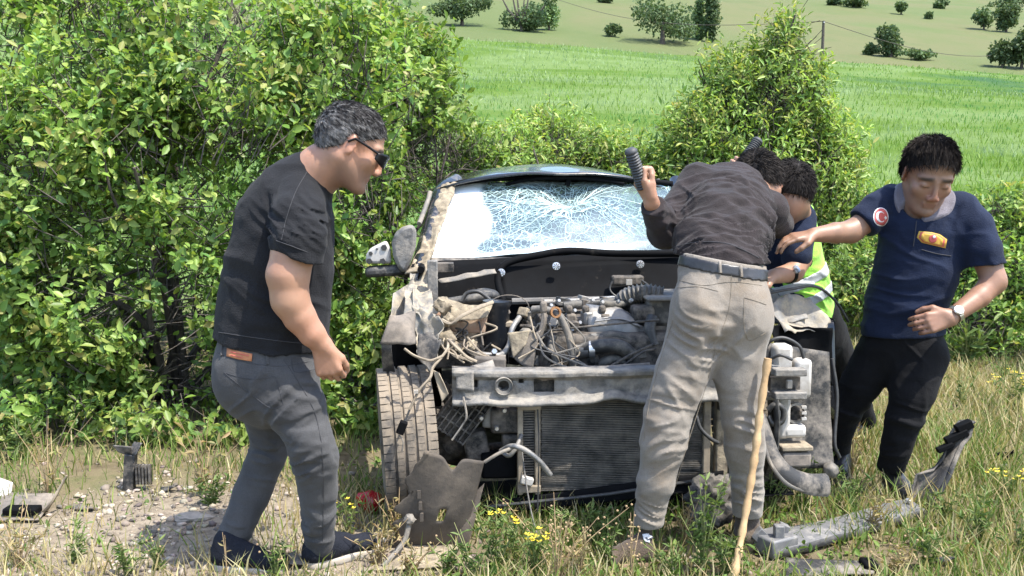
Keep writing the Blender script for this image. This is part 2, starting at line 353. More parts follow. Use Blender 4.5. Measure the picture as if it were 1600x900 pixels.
bush('tall_pale_bush', (base[0], 8.6, gz1(base[0], 8.6)), [(at(1195, 250, 8.5), (.85, .6, .6)), (at(1095, 215, 8.5), (.45, .5, .5)), (at(1200, 140, 8.6), (.55, .5, .6)), (at(1230, 65, 8.6), (.28, .32, .36)), (at(1238, 32, 8.6), (.16, .2, .22)), (at(1135, 125, 8.6), (.34, .34, .42)), (at(1290, 260, 8.5), (.45, .4, .4)), (at(1080, 190, 8.6), (.3, .3, .35)), (at(1285, 215, 8.5), (.42, .4, .42)), (at(1270, 130, 8.6), (.25, .3, .35)), (at(1060, 270, 8.4), (.3, .35, .35)), (at(1100, 290, 8.5), (.5, .5, .45)), (at(1300, 310, 8.4), (.5, .5, .4)), (at(1200, 370, 8.4), (.9, .5, .6)), (at(1300, 420, 8.2), (.5, .4, .45))],
     5600, 8, .070, .023, G2, T2, 'tall narrow-leaved bush with yellowish tips behind the bending man', 'bush', stems=9, avoid=AV, up=.9, twl=.3, shell=.45, tint=1.2)
base = at(1480, 440, 7.6)
bush('right_side_bush', (base[0], 7.6, gz1(base[0], 7.6)), [(at(1570, 340, 7.6), (.42, .5, .35)), (at(1590, 440, 7.2), (.5, .5, .42)), (at(1500, 420, 7.6), (.5, .5, .45)), (at(1350, 440, 7.6), (.4, .4, .42)), (at(1420, 380, 7.9), (.5, .4, .4)), (at(1340, 370, 8.0), (.35, .4, .3)), (at(1530, 500, 7.0), (.5, .4, .3))],
     2500, 8, .060, .026, [(.13, .21, .045), (.10, .175, .04), (.17, .24, .06)], T2, 'leafy bush at the right edge behind the man in navy', 'bush', stems=7, avoid=AV, gapth=-.15, tint=1.25)
# far trees and shrubs on the pasture
def far_tree(name, px, py, wpx, hpx, label, dark=1.0, poplar=False, bare=False):
    p = ground_hit(px, py); k = np.linalg.norm(p - CP) / F; Wd, H = wpx * k, hpx * k
    root = empty(name, tuple(p), label=label, cat='tree' if hpx > 30 else 'shrub', group='trees and shrubs on the far pasture')
    n = int(min(2600, 500 + wpx * hpx * .9)); nl = 9 if not poplar else 6
    lc = np.stack([R.normal(0, .21, nl) * Wd, R.normal(0, .17, nl) * Wd, (.25 + .55 * R.random(nl)) * H], 1)
    if poplar: lc[:, :2] *= .35; lc[:, 2] = np.linspace(.15, .85, nl) * H
    if bare: lc[:5, 2] *= .45
    lr = np.stack([np.full(nl, Wd * .27), np.full(nl, Wd * .27), np.full(nl, H * .24)], 1) * (.7 + .6 * R.random((nl, 1)))
    q = R.integers(0, nl, n); v = rdir(n); v /= np.linalg.norm(v, axis=1, keepdims=True)
    P = lc[q] + v * lr[q] * (.5 + .55 * R.random((n, 1))); P[:, 2] = np.maximum(P[:, 2], .03 * H)
    s = max(.16, 2.6 * k) * (.6 + .8 * R.random(n))
    V, Fx, cx = leaves(P, rdir(n), rdir(n, .5), s * 1.4, s, pick([(.095, .145, .065), (.115, .165, .075), (.08, .125, .058)], n) * dark)
    mesh_obj('crown', np_mesh('crown', V, Fx, cx), MT['leaf_far'], root, kind='stuff')
    mb = MB(); mb.tube([(0, 0, -.2), (0, 0, H * .5)], [Wd * .035 + .05, Wd * .015 + .02], 6)
    if bare:
        for _ in range(7): e = (R.normal(0, .2) * Wd, 0, H * (.75 + .25 * R.random())); mb.tube([(0, 0, H * .15), (e[0] * .6, 0, H * .5), e], [.12, .08, .03], 5)
    mb.build('trunk', MT['bark'], root)
for a_ in [('round_tree', 722, 41, 78, 52, 'dark round tree at the field edge, leftmost on the pasture'), ('bare_topped_tree', 815, 49, 66, 62, 'tree with bare grey upper branches at the far field edge', 1.15, False, True),
           ('olive_tree', 858, 48, 32, 44, 'pale olive-green small tree beside the bare-topped tree', 2.0), ('small_shrub', 955, 57, 20, 20, 'small shrub left of the broad dark tree cluster'),
           ('broad_tree', 1035, 69, 106, 66, 'broadest dark tree at the far field edge'), ('poplar_tree', 1112, 66, 30, 84, 'slim upright tree right of the broadest far tree', .9, True), ('thin_tree', 1092, 62, 24, 60, 'thin sparse tree between the broad and the slim tree', 1.5, True),
           ('upright_tree', 1392, 89, 36, 54, 'single upright tree in the pasture right of the pole'), ('small_shrub', 1358, 86, 16, 14, 'tiny shrub just left of the single upright tree'), ('low_shrub', 1434, 93, 40, 12, 'low flat shrub just right of the single upright tree', 1.3),
           ('small_tree', 1408, 23, 18, 19, 'small round tree high on the pasture, above the single upright tree'), ('small_tree', 1335, 11, 30, 14, 'small tree cut by the top edge above the pole'), ('small_tree', 1468, 15, 18, 15, 'small round tree near the top edge, above the man in navy'), ('hill_tree', 1537, 47, 26, 28, 'lighter of two round hillside trees near the top right', 1.3), ('hill_tree', 1572, 51, 36, 38, 'darker of two round hillside trees near the top right'),
           ('hill_tree', 1577, 13, 34, 16, 'tree cluster cut by the top right corner'), ('edge_tree', 1566, 106, 34, 36, 'smaller dark tree at the right end of the field edge', .8), ('edge_tree', 1596, 108, 44, 58, 'larger dark tree at the right frame edge by the field', .8), ('small_shrub', 945, 4, 30, 10, 'flat shrub at the top edge above the broadest far tree'), ('tiny_shrub', 1303, 8, 12, 10, 'tiny shrub at the top edge, right of the tall pale bush'), ('tiny_shrub', 1450, 30, 9, 9, 'tiny dot-like shrub between two small hillside trees')]:
    far_tree(*a_)
# pole and wires
p = ground_hit(1284, 106); k = np.linalg.norm(p - CP) / F
pole = empty('utility_pole', tuple(p), label='thin dark wooden pole at the far edge of the green field', cat='pole')
MB().tube([(0, 0, -.3), (0, 0, 66 * k)], [.10, .075], 8).build('post', MT['bark'], pole)
MB().tube([(0, -.09, 63 * k), (0, -.09, 64.5 * k)], [.05, .04], 6).build('insulator', M('insulator', (.5, .5, .48)), pole)
top = p + V3(0, 0, 65.5 * k)
for nm, e, lb in (('overhead_wire', at(1640, 75, 75), 'thin sagging wire running right from the far pole'), ('overhead_wire', at(850, -8, 90), 'thin wire running left from the far pole over the pasture')):
    pts = [top + (e - top) * t - V3(0, 0, 1.2 * math.sin(math.pi * t)) for t in np.linspace(0, 1, 14)]
    tag(MB().tube(pts, .018, 4).build(nm, MT['bark']), lb, 'wire')

# ------------------------------------------------------------------ green crop, grass, gravel
def blades(name, X, Y, H, Wd, cols, lean=.35, label=None, cat=None, seg=2):
    n = len(X); Z = gz(X, Y); a = R.random(n) * 2 * np.pi; s = np.stack([np.cos(a), np.sin(a), a * 0], 1)
    l = rdir(n) * np.array([1, 1, 0]) * (lean * H * (.4 + .8 * R.random(n)))[:, None]; p = np.stack([X, Y, Z - .01], 1); up = np.zeros((n, 3)); up[:, 2] = H
    w2 = s * (Wd / 2)[:, None]
    V = np.stack([p - w2, p + w2, p + up * .55 + l * .35 + w2 * .8, p + up * .55 + l * .35 - w2 * .8, p + up * .93 + l], 1).reshape(-1, 3)
    i = 5 * np.arange(n)[:, None]; Fx = np.concatenate([i + np.array([0, 1, 2]), i + np.array([0, 2, 3]), i + np.array([3, 2, 4])])
    o = mesh_obj(name, np_mesh(name, V, Fx, np.repeat(cols, 5, 0)), MT['grass'], kind='stuff'); return tag(o, label, cat)
n = 45000; Yw = 12.5 + 47.5 * R.random(n) ** 2.0; Xw = (R.random(n) * 1.0 - .42) * Yw * 1.25
band = noise3(np.stack([Xw * .12, Yw * .28, Xw * 0], 1)) + .5 * noise3(np.stack([Xw * .5, Yw * 1.1, Xw * 0], 1))
cw = pick([(.16, .27, .04), (.19, .30, .05), (.135, .24, .04)], n, .3); cw = np.where((band > .25)[:, None], cw * .35 + np.array([.28, .37, .22]) * .65, cw); cw = np.where((band < -.35)[:, None], cw * np.array([.62, .88, 1.3]), cw)
blades('wheat', Xw, Yw, (.10 + .11 * R.random(n)) * (1 + .3 * band), .008 + Yw * .0005, cw, .7, 'green wheat waving across the field behind the bushes', 'crop')
# grass on the verge: dry and green, thinner on the gravel and under the bushes
n = 185000; Xa = -4.8 + 10.4 * R.random(n); Ya = 2.85 + 6.6 * R.random(n) ** 1.45
Pn = np.stack([Xa, Ya, Xa * 0], 1); dens = .55 + .5 * noise3(Pn * 1.6) + .35 * noise3(Pn * 4.2)
dens = dens * (1 - .72 * gravel_zone(Xa, Ya)) * (1 - .75 * sstep(4.3, 5.0, Ya) * sstep(-.7, -1.0, Xa)) + .28 * sstep(1.2, 1.8, Xa)
dirt = sstep(.42, .25, np.hypot((Xa - 1.15) / 1.2, (Ya - 3.22) / .5)); dens *= 1 - .9 * dirt
dens *= 1 - .85 * ((Xa > -.62) & (Xa < -.05) & (Ya > 3.05) & (Ya < 3.42)) - .6 * ((Xa < -.75) & (Ya > 4.05) & (Ya < 4.6)); okg = (R.random(n) < np.clip(dens, 0, 1)) & ~((Xa > -.35) & (Xa < 1.2) & (Ya > 3.75) & (Ya < 7.9)); Xa, Ya = Xa[okg], Ya[okg]; n = len(Xa)
dry = R.random(n) < .44 + .3 * gravel_zone(Xa, Ya) + .3 * noise3(np.stack([Xa * 1.3, Ya * 1.3, Xa * 0 + 4], 1)) - .22 * sstep(.2, -.2, Xa) * sstep(3.9, 4.5, Ya) + .22 * sstep(1.2, 1.6, Xa)
cg = np.where(dry[:, None], pick([(.40, .345, .17), (.34, .28, .14), (.46, .41, .23)], n), pick([(.12, .19, .04), (.16, .23, .055), (.09, .155, .035), (.21, .26, .07)], n))
hh = (.06 + .12 * R.random(n) ** 1.5) * (1 + .9 * sstep(1.5, 2.4, Xa) * sstep(5.5, 4.2, Ya) * R.random(n)) * np.where(Ya < 3.5, .8, 1)
blades('verge_grass', Xa, Ya, hh, .004 + .004 * R.random(n), cg, .8, 'mixed dry and green grass on the roadside verge', 'grass')
# small broad leaves of ground cover and leaf litter
n = 30000; Xc = -3.6 + 7.8 * R.random(n); Yc = 2.9 + 4.8 * R.random(n) ** 1.3; Pn = np.stack([Xc, Yc, Xc * 0], 1)
okc = (noise3(Pn * 2.4 + 31) + .6 * noise3(Pn * 6 + 3) > .05) & (R.random(n) > .95 * gravel_zone(Xc, Yc)) & ~((Xc > -.3) & (Xc < 1.15) & (Yc > 3.8)); Xc, Yc = Xc[okc], Yc[okc]; n = len(Xc)
lit = R.random(n) < np.where((Xc < -.7) & (Yc > 4.2), .6, .22)
cc_ = np.where(lit[:, None], pick([(.20, .15, .09), (.28, .22, .13), (.14, .10, .065)], n), pick([(.13, .21, .04), (.09, .16, .035), (.18, .25, .06)], n)); lc_ = .016 + .03 * R.random(n) ** 1.6
dd_ = rdir(n, .35); dd_[lit, 2] = np.abs(dd_[lit, 2]) * .2; zc_ = gz(Xc, Yc) + np.where(lit, .006, .01 + .05 * R.random(n) ** 2)
V_, F_, C_ = leaves(np.stack([Xc, Yc, zc_], 1), dd_, rdir(n, 1.4), lc_, lc_ * .5, cc_)
tag(mesh_obj('ground_cover', np_mesh('ground_cover', V_, F_, C_), MT['grass'], kind='stuff'), 'low leafy ground cover and dry leaf litter on the verge', 'ground cover')
# stones
ico = bpy.data.meshes.new('ico_tmp'); import bmesh
bm = bmesh.new(); bmesh.ops.create_icosphere(bm, subdivisions=1, radius=1); bm.to_mesh(ico); bm.free()
IV = np.array([v.co for v in ico.vertices]); IF = np.array([list(p_.vertices) for p_ in ico.polygons])
n = 14000; Xs = -2.4 + 3.4 * R.random(n); Ys = 2.95 + 1.7 * R.random(n)
okg = R.random(n) < .75 * gravel_zone(Xs, Ys) * (.6 + .8 * noise3(np.stack([Xs * 3, Ys * 3, Xs * 0 + 7], 1))) + .05; Xs, Ys = Xs[okg], Ys[okg]; n = len(Xs)
rs = .003 + .018 * R.random(n) ** 3.2; st = np.stack([np.ones(n), .6 + .6 * R.random(n), .45 + .35 * R.random(n)], 1); a = R.random(n) * 6.3
SV = IV[None] * (1 + .3 * R.normal(size=(n, len(IV), 1))) * st[:, None] * rs[:, None, None]
SV = np.stack([SV[..., 0] * np.cos(a)[:, None] - SV[..., 1] * np.sin(a)[:, None], SV[..., 0] * np.sin(a)[:, None] + SV[..., 1] * np.cos(a)[:, None], SV[..., 2]], -1)
SV += np.stack([Xs, Ys, gz(Xs, Ys) + rs * .25], 1)[:, None]
m, nt, b = nodes('pale_gravel'); nt.links.new(attr_col(nt), b.inputs['Base Color']); b.inputs['Roughness'].default_value = .9
cs = pick([(.29, .24, .185), (.21, .175, .14), (.36, .31, .25), (.12, .10, .085)], n)
tag(mesh_obj('gravel', np_mesh('gravel', SV.reshape(-1, 3), (IF[None] + len(IV) * np.arange(n)[:, None, None]).reshape(-1, 3), np.repeat(cs, len(IV), 0)), m, kind='stuff'), 'pale loose gravel and stones at the front left', 'gravel')

# ------------------------------------------------------------------ the wrecked car
MT['plastic'] = M('black_plastic', (.005, .0055, .0065), (.0035, .0035, .004), 10, .75, bmp=.1, dust=(.12, .10, .08), damt=.06, dscale=7, spec=.08)
MT['plastic_dusty'] = M('dusty_plastic', (.022, .022, .023), (.014, .014, .014), 8, .6, bmp=.2, dust=(.24, .21, .175), damt=.42, dscale=9)
MT['liner'] = M('muddy_liner', (.13, .115, .10), (.08, .07, .06), 8, .85, bmp=.3, dust=(.26, .22, .18), damt=.45, dscale=6)
MT['liner_shaded'] = M('shaded_brown_liner', (.075, .062, .050), (.05, .042, .035), 6, .8, bmp=.25, dust=(.13, .105, .08), damt=.4, dscale=5)  # brown liner darkened: the shade on the torn piece is put into its colour
MT['canister'] = M('black_canister', (.018, .022, .03), (.012, .014, .018), 5, .35, bmp=.08, dust=(.2, .17, .13), damt=.22, dscale=9)
MT['bar'] = M('scuffed_grey_bar', (.13, .13, .132), (.09, .09, .092), 4, .5, bmp=.12, bscale=120, dust=(.24, .225, .20), damt=.3, dscale=26)
MT['beam'] = M('muddy_steel', (.19, .187, .18), (.085, .083, .08), 22, .55, metal=.4, bmp=.5, dust=(.27, .245, .21), damt=.5, dscale=14)
MT['paint'] = M('muddy_car_paint', (.25, .24, .22), (.10, .095, .09), 9, .5, metal=.2, bmp=.5, dust=(.36, .305, .22), damt=.5, dscale=11)
MT['body'] = M('dark_car_paint', (.012, .013, .016), (.02, .021, .024), 4, .22, metal=.3, bmp=.03, dust=(.34, .29, .22), damt=.22, dscale=4, coat=.6)
MT['mud'] = M('dried_mud', (.34, .285, .20), (.14, .115, .085), 24, .95, bmp=.8, bscale=22)
MT['alu'] = M('cast_aluminium', (.27, .27, .27), (.14, .14, .14), 9, .5, metal=.7, bmp=.25, dust=(.3, .27, .23), damt=.35, dscale=11)
MT['hose'] = M('rubber_hose', (.02, .02, .02), (.04, .039, .037), 9, .5, bmp=.2, dust=(.20, .18, .15), damt=.35, dscale=10)
MT['greyhose'] = M('grey_hose', (.16, .15, .135), (.08, .075, .068), 9, .6, bmp=.2, dust=(.28, .24, .19), damt=.4, dscale=10)
MT['dark'] = M('engine_black', (.008, .008, .008), (.018, .017, .016), 14, .5, bmp=.3, dust=(.17, .145, .12), damt=.48, dscale=16, spec=.35)
MT['wire'] = M('dusty_wire', (.30, .25, .18), (.16, .13, .1), 16, .8, dust=DUST, damt=.4)
MT['blackwire'] = M('black_wire', (.02, .02, .02), (.05, .05, .05), 16, .5)
MT['white_plastic'] = M('white_tank_plastic', (.50, .48, .45), (.36, .34, .31), 6, .45, bmp=.05, dust=(.28, .25, .21), damt=.42, dscale=8)
MT['rust'] = M('rusty_steel', (.30, .17, .10), (.2, .14, .10), 10, .9, bmp=.4, dust=(.4, .32, .24), damt=.4)
MT['tyre'] = M('muddy_rubber', (.05, .047, .044), (.075, .068, .06), 14, .85, bmp=.2, dust=(.22, .18, .135), damt=.6, dscale=7)
MT['rim'] = M('alloy', (.35, .35, .36), (.25, .25, .25), 8, .35, metal=.8, dust=DUST, damt=.4)
MT['steel'] = M('bright_steel', (.55, .55, .55), (.4, .4, .4), 10, .35, metal=.8)
MT['orange'] = M('orange_clip', (.28, .13, .045), (.2, .10, .04), 9, .6)
MT['cloth_seat'] = M('seat_cloth', (.05, .05, .055), (.035, .035, .04), 30, .95)
MT['liner_light'] = M('headliner', (.62, .61, .58), (.52, .5, .47), 12, .95)
MT['fin'] = M('radiator_fins', (.085, .082, .075), (.045, .043, .04), 22, .6, metal=.4, bmp=.3, dust=(.17, .15, .125), damt=.5, dscale=9)

car = empty('wrecked_car', (CAR['x'], CAR['y'], 0), CAR['rz'], label='wrecked dark car with its front torn off and a cracked windscreen', cat='car')
CI = np.array(wm(car).inverted())
def L(px, py, Y): p = at(px, py, Y); return CI[:3, :3] @ p + CI[:3, 3]
def Lp(*q): return [L(*a) for a in q]
def hose(name, mat, pts, r, n=10, parent=car, k=6, flat=1.0):
    return MB().tube(smooth_path(Lp(*pts), k), r, n, flat=flat).build(name, MT[mat], parent, sharp=60)
def sheet(name, mat, q, nu=14, nv=14, amp=.012, freq=7, bulge=0, seed=0, th=.003, rag=0, parent=car):
    mb = MB(); mb.grid(patch(*Lp(*q), nu, nv, amp, freq, bulge, seed, rag)); return mb.build(name, MT[mat], parent, sharp=70, solid=th)
def lump(name, mat, c, r, amp=.25, freq=9, parent=car, n=2, seed=0, flat=(1, 1, 1)):
    bm = bmesh.new(); bmesh.ops.create_icosphere(bm, subdivisions=n + 1, radius=1); V = np.array([v.co for v in bm.verts]); Fx = np.array([[v.index for v in f.verts] for f in bm.faces]); bm.free()
    c = np.asarray(c, float); V = V * (1 + amp * noise3(V * freq * .25 + seed) + amp * .5 * noise3(V * freq * .6 + seed))[:, None] * np.array(flat) * r + c
    return mesh_obj(name, np_mesh(name, V, Fx, sharp=50), MT[mat], parent)
def bolt(name, mat, c, ax, r, h, parent=car, n=10): return MB().lathe([(0.0005, 0), (r, 0), (r, h * .7), (r * .75, h), (.0005, h)], c, ax, n).build(name, MT[mat], parent)

# bumper beam: a pressed steel profile with its openings, flanges and dents
nx, nz = 134, 15; xs_ = np.linspace(-.655, .675, nx); zs_ = np.linspace(.520, .648, nz)
P = np.zeros((nx, nz, 3)); P[..., 0] = xs_[:, None]; P[..., 2] = zs_[None, :]
prof = np.interp(zs_, [.520, .535, .548, .56, .615, .63, .648], [-.035, -.03, .0, .004, .004, -.018, -.02])
P[..., 1] = prof[None, :] + .05 * (xs_[:, None] / .67) ** 4 + .004 * np.sin(xs_[:, None] * 7)
Q = P.reshape(-1, 3); Q[:, 1] += .010 * noise3(Q * 9) + .005 * noise3(Q * 26); Q[:, 2] += .007 * noise3(Q * np.array([11, 0, 0]) + 3) * (Q[:, 2] < .55); P = Q.reshape(nx, nz, 3)
P[:, :, 2] += -.012 * np.exp(-((xs_ - .02) / .05) ** 2)[:, None] * 0 + .022 * np.exp(-((xs_ + .02) / .07) ** 2)[:, None] * (np.arange(nz) < 4)[None, :]
def bhole(i, j):
    x, z = xs_[i], zs_[j]
    return (-.345 < x < -.255 and .565 < z < .618) or ((x + .455) ** 2 + (z - .595) ** 2 < .0006) or (.17 < x < .215 and .592 < z < .612) or (-.60 < x < -.56 and .575 < z < .61) or (.52 < x < .58 and .57 < z < .62) or ((x + .39) ** 2 + (z - .608) ** 2 < .00009)
mb = MB(); mb.grid(P, bhole); beam = mb.build('bumper_beam', MT['beam'], car, sharp=40, solid=.004)
top = np.stack([P[:, -1], P[:, -1] + np.array([0, .07, .006])], 1); bot = np.stack([P[:, 0], P[:, 0] + np.array([0, .06, -.004])], 1)
MB().grid(top).build('upper_flange', MT['beam'], beam, solid=.004); MB().grid(bot).build('lower_flange', MT['beam'], beam, solid=.004)
MB().lathe([(.034, -.012), (.036, .0), (.022, .0), (.022, .06), (.034, .06)], (-.455, -.012, .595), (0, 1, 0), 20, True).build('towing_eye_socket', MT['beam'], beam)
MB().box((-.01, .07, .585), (1.26, .02, .12)).build('rear_web', MT['dark'], beam)
for x in (-.5, .5): MB().box((x, .28, .57), (.09, .42, .12)).build('chassis_leg', MT['beam'], car, bevel=.008)
sheet('bent_bracket', 'beam', [(716, 578, 3.62), (770, 562, 3.68), (775, 577, 3.62), (716, 590, 3.60)], 10, 6, .004)
sheet('torn_tab', 'beam', [(712, 608, 3.56), (712, 580, 3.58), (740, 580, 3.56), (740, 612, 3.54)], 8, 8, .006)

# radiator: tubes, side tanks, mounts
def zt(t): return .145 + (.515 - .145) * t
rad = empty('radiator', (0, 0, 0)); rad.parent = car
mb = MB()
for k in range(52):
    z = zt((k + .5) / 52); mb.box((.03 + .002 * math.sin(k * 1.7), .055 + .003 * math.sin(k * .9), z), (.66, .022, .0042))
o = mb.build('cooling_fins', MT['fin'], rad, kind='stuff')
MB().box((.03, .075, zt(.5)), (.655, .012, .37)).build('core', MT['dark'], rad)
for x in (-.315, .375, -.385):
    MB().box((x, .05, zt(.5)), (.022 if x != .375 else .03, .035, .39)).build('side_tank', MT['wire'], rad, bevel=.004)
mb = MB()
for k in range(34): mb.box((-.35, .055, zt((k + .5) / 34)), (.05, .014, .005))
mb.build('small_cooler_fins', MT['fin'], rad, kind='stuff')
MB().box((-.35, .07, zt(.5)), (.05, .01, .36)).build('small_cooler_core', MT['dark'], rad)
for z in (.16, .5): MB().box((-.35, .045, z), (.095, .04, .03)).build('mount', MT['wire'], rad, bevel=.004)
MB().box((-.36, .02, .20), (.05, .03, .03), Matrix.Rotation(.3, 3, 'Y')).build('plug', MT['white_plastic'], rad, bevel=.004)
MB().box((.44, .06, .33), (.05, .05, .40)).build('support_post', MT['mud'], rad, bevel=.006)
MB().box((.445, .03, .50), (.06, .03, .06)).build('post_bracket', MT['dark'], rad, bevel=.004)
hose('crooked_pipe', 'blackwire', [(1088, 650, 3.6), (1095, 670, 3.58), (1110, 685, 3.57), (1122, 692, 3.58)], .008, parent=rad)
sheet('lower_crossmember', 'plastic', [(752, 785, 3.62), (1130, 735, 3.66), (1130, 765, 3.64), (755, 805, 3.6)], 40, 8, .006, 8, th=.02)
MB().tube(Lp((760, 792, 3.58), (950, 772, 3.6), (1125, 745, 3.63)), .007, 8).build('lower_rail', MT['blackwire'], car)
sheet('undertray', 'plastic', [(700, 800, 3.65), (1240, 770, 3.65), (1200, 735, 4.5), (680, 735, 4.5)], 24, 18, .012, 6, th=.006)
# left front corner: grille duct, brackets and hanging bits
gr = empty('air_duct_grille', tuple(L(722, 648, 3.66))); gr.parent = car; gr.rotation_euler = (.12, .62, .1)
for k in range(7): MB().box((-.075 + .025 * k, 0, 0), (.006, .018, .21)).build('slat', MT['plastic_dusty'], gr)
for k in range(5): MB().box((0, .004, -.10 + .05 * k), (.16, .012, .007)).build('crossbar', MT['plastic_dusty'], gr)
MB().box((0, .03, 0), (.15, .015, .20)).build('back_plate', MT['dark'], gr)
for k, (px, py, w_, h_, mt) in enumerate([(790, 655, 50, 40, 'dark'), (765, 650, 22, 34, 'beam'), (812, 648, 30, 50, 'liner'), (800, 690, 34, 30, 'dark'), (838, 660, 12, 60, 'dark'), (745, 700, 40, 60, 'dark'), (780, 725, 60, 40, 'plastic'), (826, 735, 20, 60, 'dark')]):
    MB().box(L(px, py, 3.70 + .02 * (k % 3)), (w_ / 400, .09, h_ / 400), Matrix.Rotation(.2 * math.sin(k * 2.1), 3, 'Y')).build('bracket', MT[mt], car, bevel=.012)
for k, (px, py) in enumerate([(752, 652), (788, 640), (812, 668), (776, 668)]): bolt('bolt', 'steel', L(px, py, 3.63), (0, -1, 0), .010, .02)
hose('bent_pipe', 'alu', [(783, 705, 3.57), (800, 697, 3.52), (820, 703, 3.5), (842, 720, 3.5), (860, 742, 3.52)], .011)
hose('bent_pipe', 'alu', [(783, 705, 3.57), (795, 712, 3.55), (806, 700, 3.55), (815, 680, 3.6)], .009)
hose('thin_cable', 'greyhose', [(815, 700, 3.55), (820, 740, 3.5), (828, 790, 3.45), (838, 830, 3.4), (852, 868, 3.32)], .003, 5)
hose('thin_cable', 'blackwire', [(840, 640, 3.6), (842, 700, 3.55), (840, 800, 3.5)], .003, 5)
hose('support_rod', 'greyhose', [(757, 722, 3.5), (780, 708, 3.5), (800, 700, 3.52)], .007, 6)
hose('thin_cable', 'greyhose', [(724, 620, 3.55), (729, 650, 3.52), (722, 665, 3.52), (706, 688, 3.5)], .004, 5)

# engine bay
eng = empty('engine', tuple(L(930, 560, 4.0))); eng.parent = car; EO = np.array(eng.location)
def E(*q): return [p - EO for p in Lp(*q)]
def ebox(name, mat, px, py, Y, w_, d_, h_, rz=0, ry=0, bv=.01):
    return MB().box(E((px, py, Y))[0], (w_, d_, h_), Matrix.Rotation(rz, 3, 'Z') @ Matrix.Rotation(ry, 3, 'Y')).build(name, MT[mat], eng, bevel=bv)
def ehose(name, mat, pts, r, n=12, k=6): return MB().tube(smooth_path(E(*pts), k), r, n).build(name, MT[mat], eng, sharp=60)
ebox('engine_block', 'dark', 935, 570, 4.12, .62, .5, .36, bv=.03)
ebox('gearbox', 'dark', 1080, 570, 4.12, .36, .45, .30, bv=.05)
ebox('cylinder_head', 'dark', 935, 505, 4.15, .56, .34, .10)
# cast intake manifold: ribbed aluminium plenum curving down to the right
sec = []
for t in np.linspace(0, 1, 12):
    px = 915 + 100 * t; py = 478 + 4 * math.sin(t * 3) + 62 * max(0, t - .45) ** 1.6 * 1.9
    c = E((px, py, 4.02))[0]; sec.append([c + V3(.0, .0, .0), c + V3(0, -.04, -.01), c + V3(0, -.07, -.05), c + V3(.012 * t, -.075, -.11 - .03 * t), c + V3(.02 * t, -.05, -.17 - .04 * t)])
MB().grid(np.array(sec)).build('intake_manifold', MT['alu'], eng, sharp=50, solid=.02)
for k in range(3): ehose('manifold_rib', 'alu', [(918, 500 + 14 * k, 3.955), (960, 497 + 14 * k, 3.95), (1000, 510 + 14 * k, 3.955)], .006, 6)
for k in range(4):
    px = 885 + 26 * k; ebox('coil_pack', 'dark' if k % 2 else 'alu', px - 20, 497 + 3 * (k % 2), 3.98, .045, .06, .06, rz=.1 * k); ebox('connector', 'dark', px - 22, 483, 3.97, .03, .03, .035)
for k, (px, py) in enumerate([(868, 492), (882, 500), (897, 486), (905, 505), (878, 512), (893, 516), (860, 478), (872, 471), (925, 470), (940, 473), (965, 472), (985, 470)]):
    bolt('bolt', 'steel', E((px, py, 3.93))[0], (.2, -1, .4), .009, .018, eng, 8)
ehose('valve_cover_hose', 'hose', [(880, 478, 4.1), (930, 474, 4.12), (980, 470, 4.14), (1030, 468, 4.18)], .022)
ehose('fuel_rail', 'alu', [(850, 472, 4.12), (900, 470, 4.14), (960, 466, 4.16)], .012)
ehose('rear_hose', 'hose', [(940, 474, 4.0), (970, 476, 4.05), (1000, 465, 4.1)], .018)
# the big looped grey hose and its neighbours
ehose('radiator_hose', 'greyhose', [(832, 484, 3.86), (850, 484, 3.84), (872, 492, 3.82), (886, 515, 3.80), (893, 545, 3.79), (894, 577, 3.80)], .017)
ehose('coolant_hose', 'greyhose', [(866, 526, 3.85), (860, 540, 3.82), (868, 560, 3.80), (873, 580, 3.8)], .014)
ehose('charge_pipe', 'hose', [(905, 548, 3.86), (940, 541, 3.82), (968, 542, 3.82), (986, 556, 3.84), (992, 580, 3.86)], .030)
ehose('charge_pipe_end', 'alu', [(903, 549, 3.86), (922, 546, 3.84)], .031)
MB().lathe([(.033, -.012), (.037, -.012), (.037, .012), (.033, .012)], E((925, 546, 3.837))[0], (.98, -.15, .05), 18, True).build('hose_clamp', MT['steel'], eng)
ehose('upper_pipe', 'hose', [(880, 540, 3.92), (920, 530, 3.9), (960, 524, 3.9), (985, 532, 3.9), (1003, 548, 3.9)], .020)
ehose('pipe_sleeve', 'greyhose', [(920, 530, 3.9), (942, 527, 3.9)], .023)
ehose('lower_bend', 'hose', [(930, 580, 3.85), (945, 565, 3.83), (965, 562, 3.83), (980, 575, 3.84)], .020)
ehose('lower_bend', 'hose', [(915, 585, 3.9), (920, 560, 3.88), (925, 552, 3.9)], .02)
ehose('cover_hose', 'alu', [(930, 502, 3.93), (965, 498, 3.925), (985, 502, 3.925)], .004, 6)
ehose('dipstick_rod', 'dark', [(855, 517, 3.80), (940, 508, 3.79), (1030, 500, 3.80)], .005, 6)
ehose('rod', 'dark', [(955, 572, 3.72), (990, 552, 3.74), (1022, 538, 3.78)], .006, 6)
ehose('rod', 'dark', [(975, 570, 3.72), (1005, 550, 3.74), (1025, 545, 3.78)], .005, 6)
ehose('front_tube', 'liner', [(918, 577, 3.68), (960, 574, 3.67), (1015, 570, 3.68)], .010, 8)
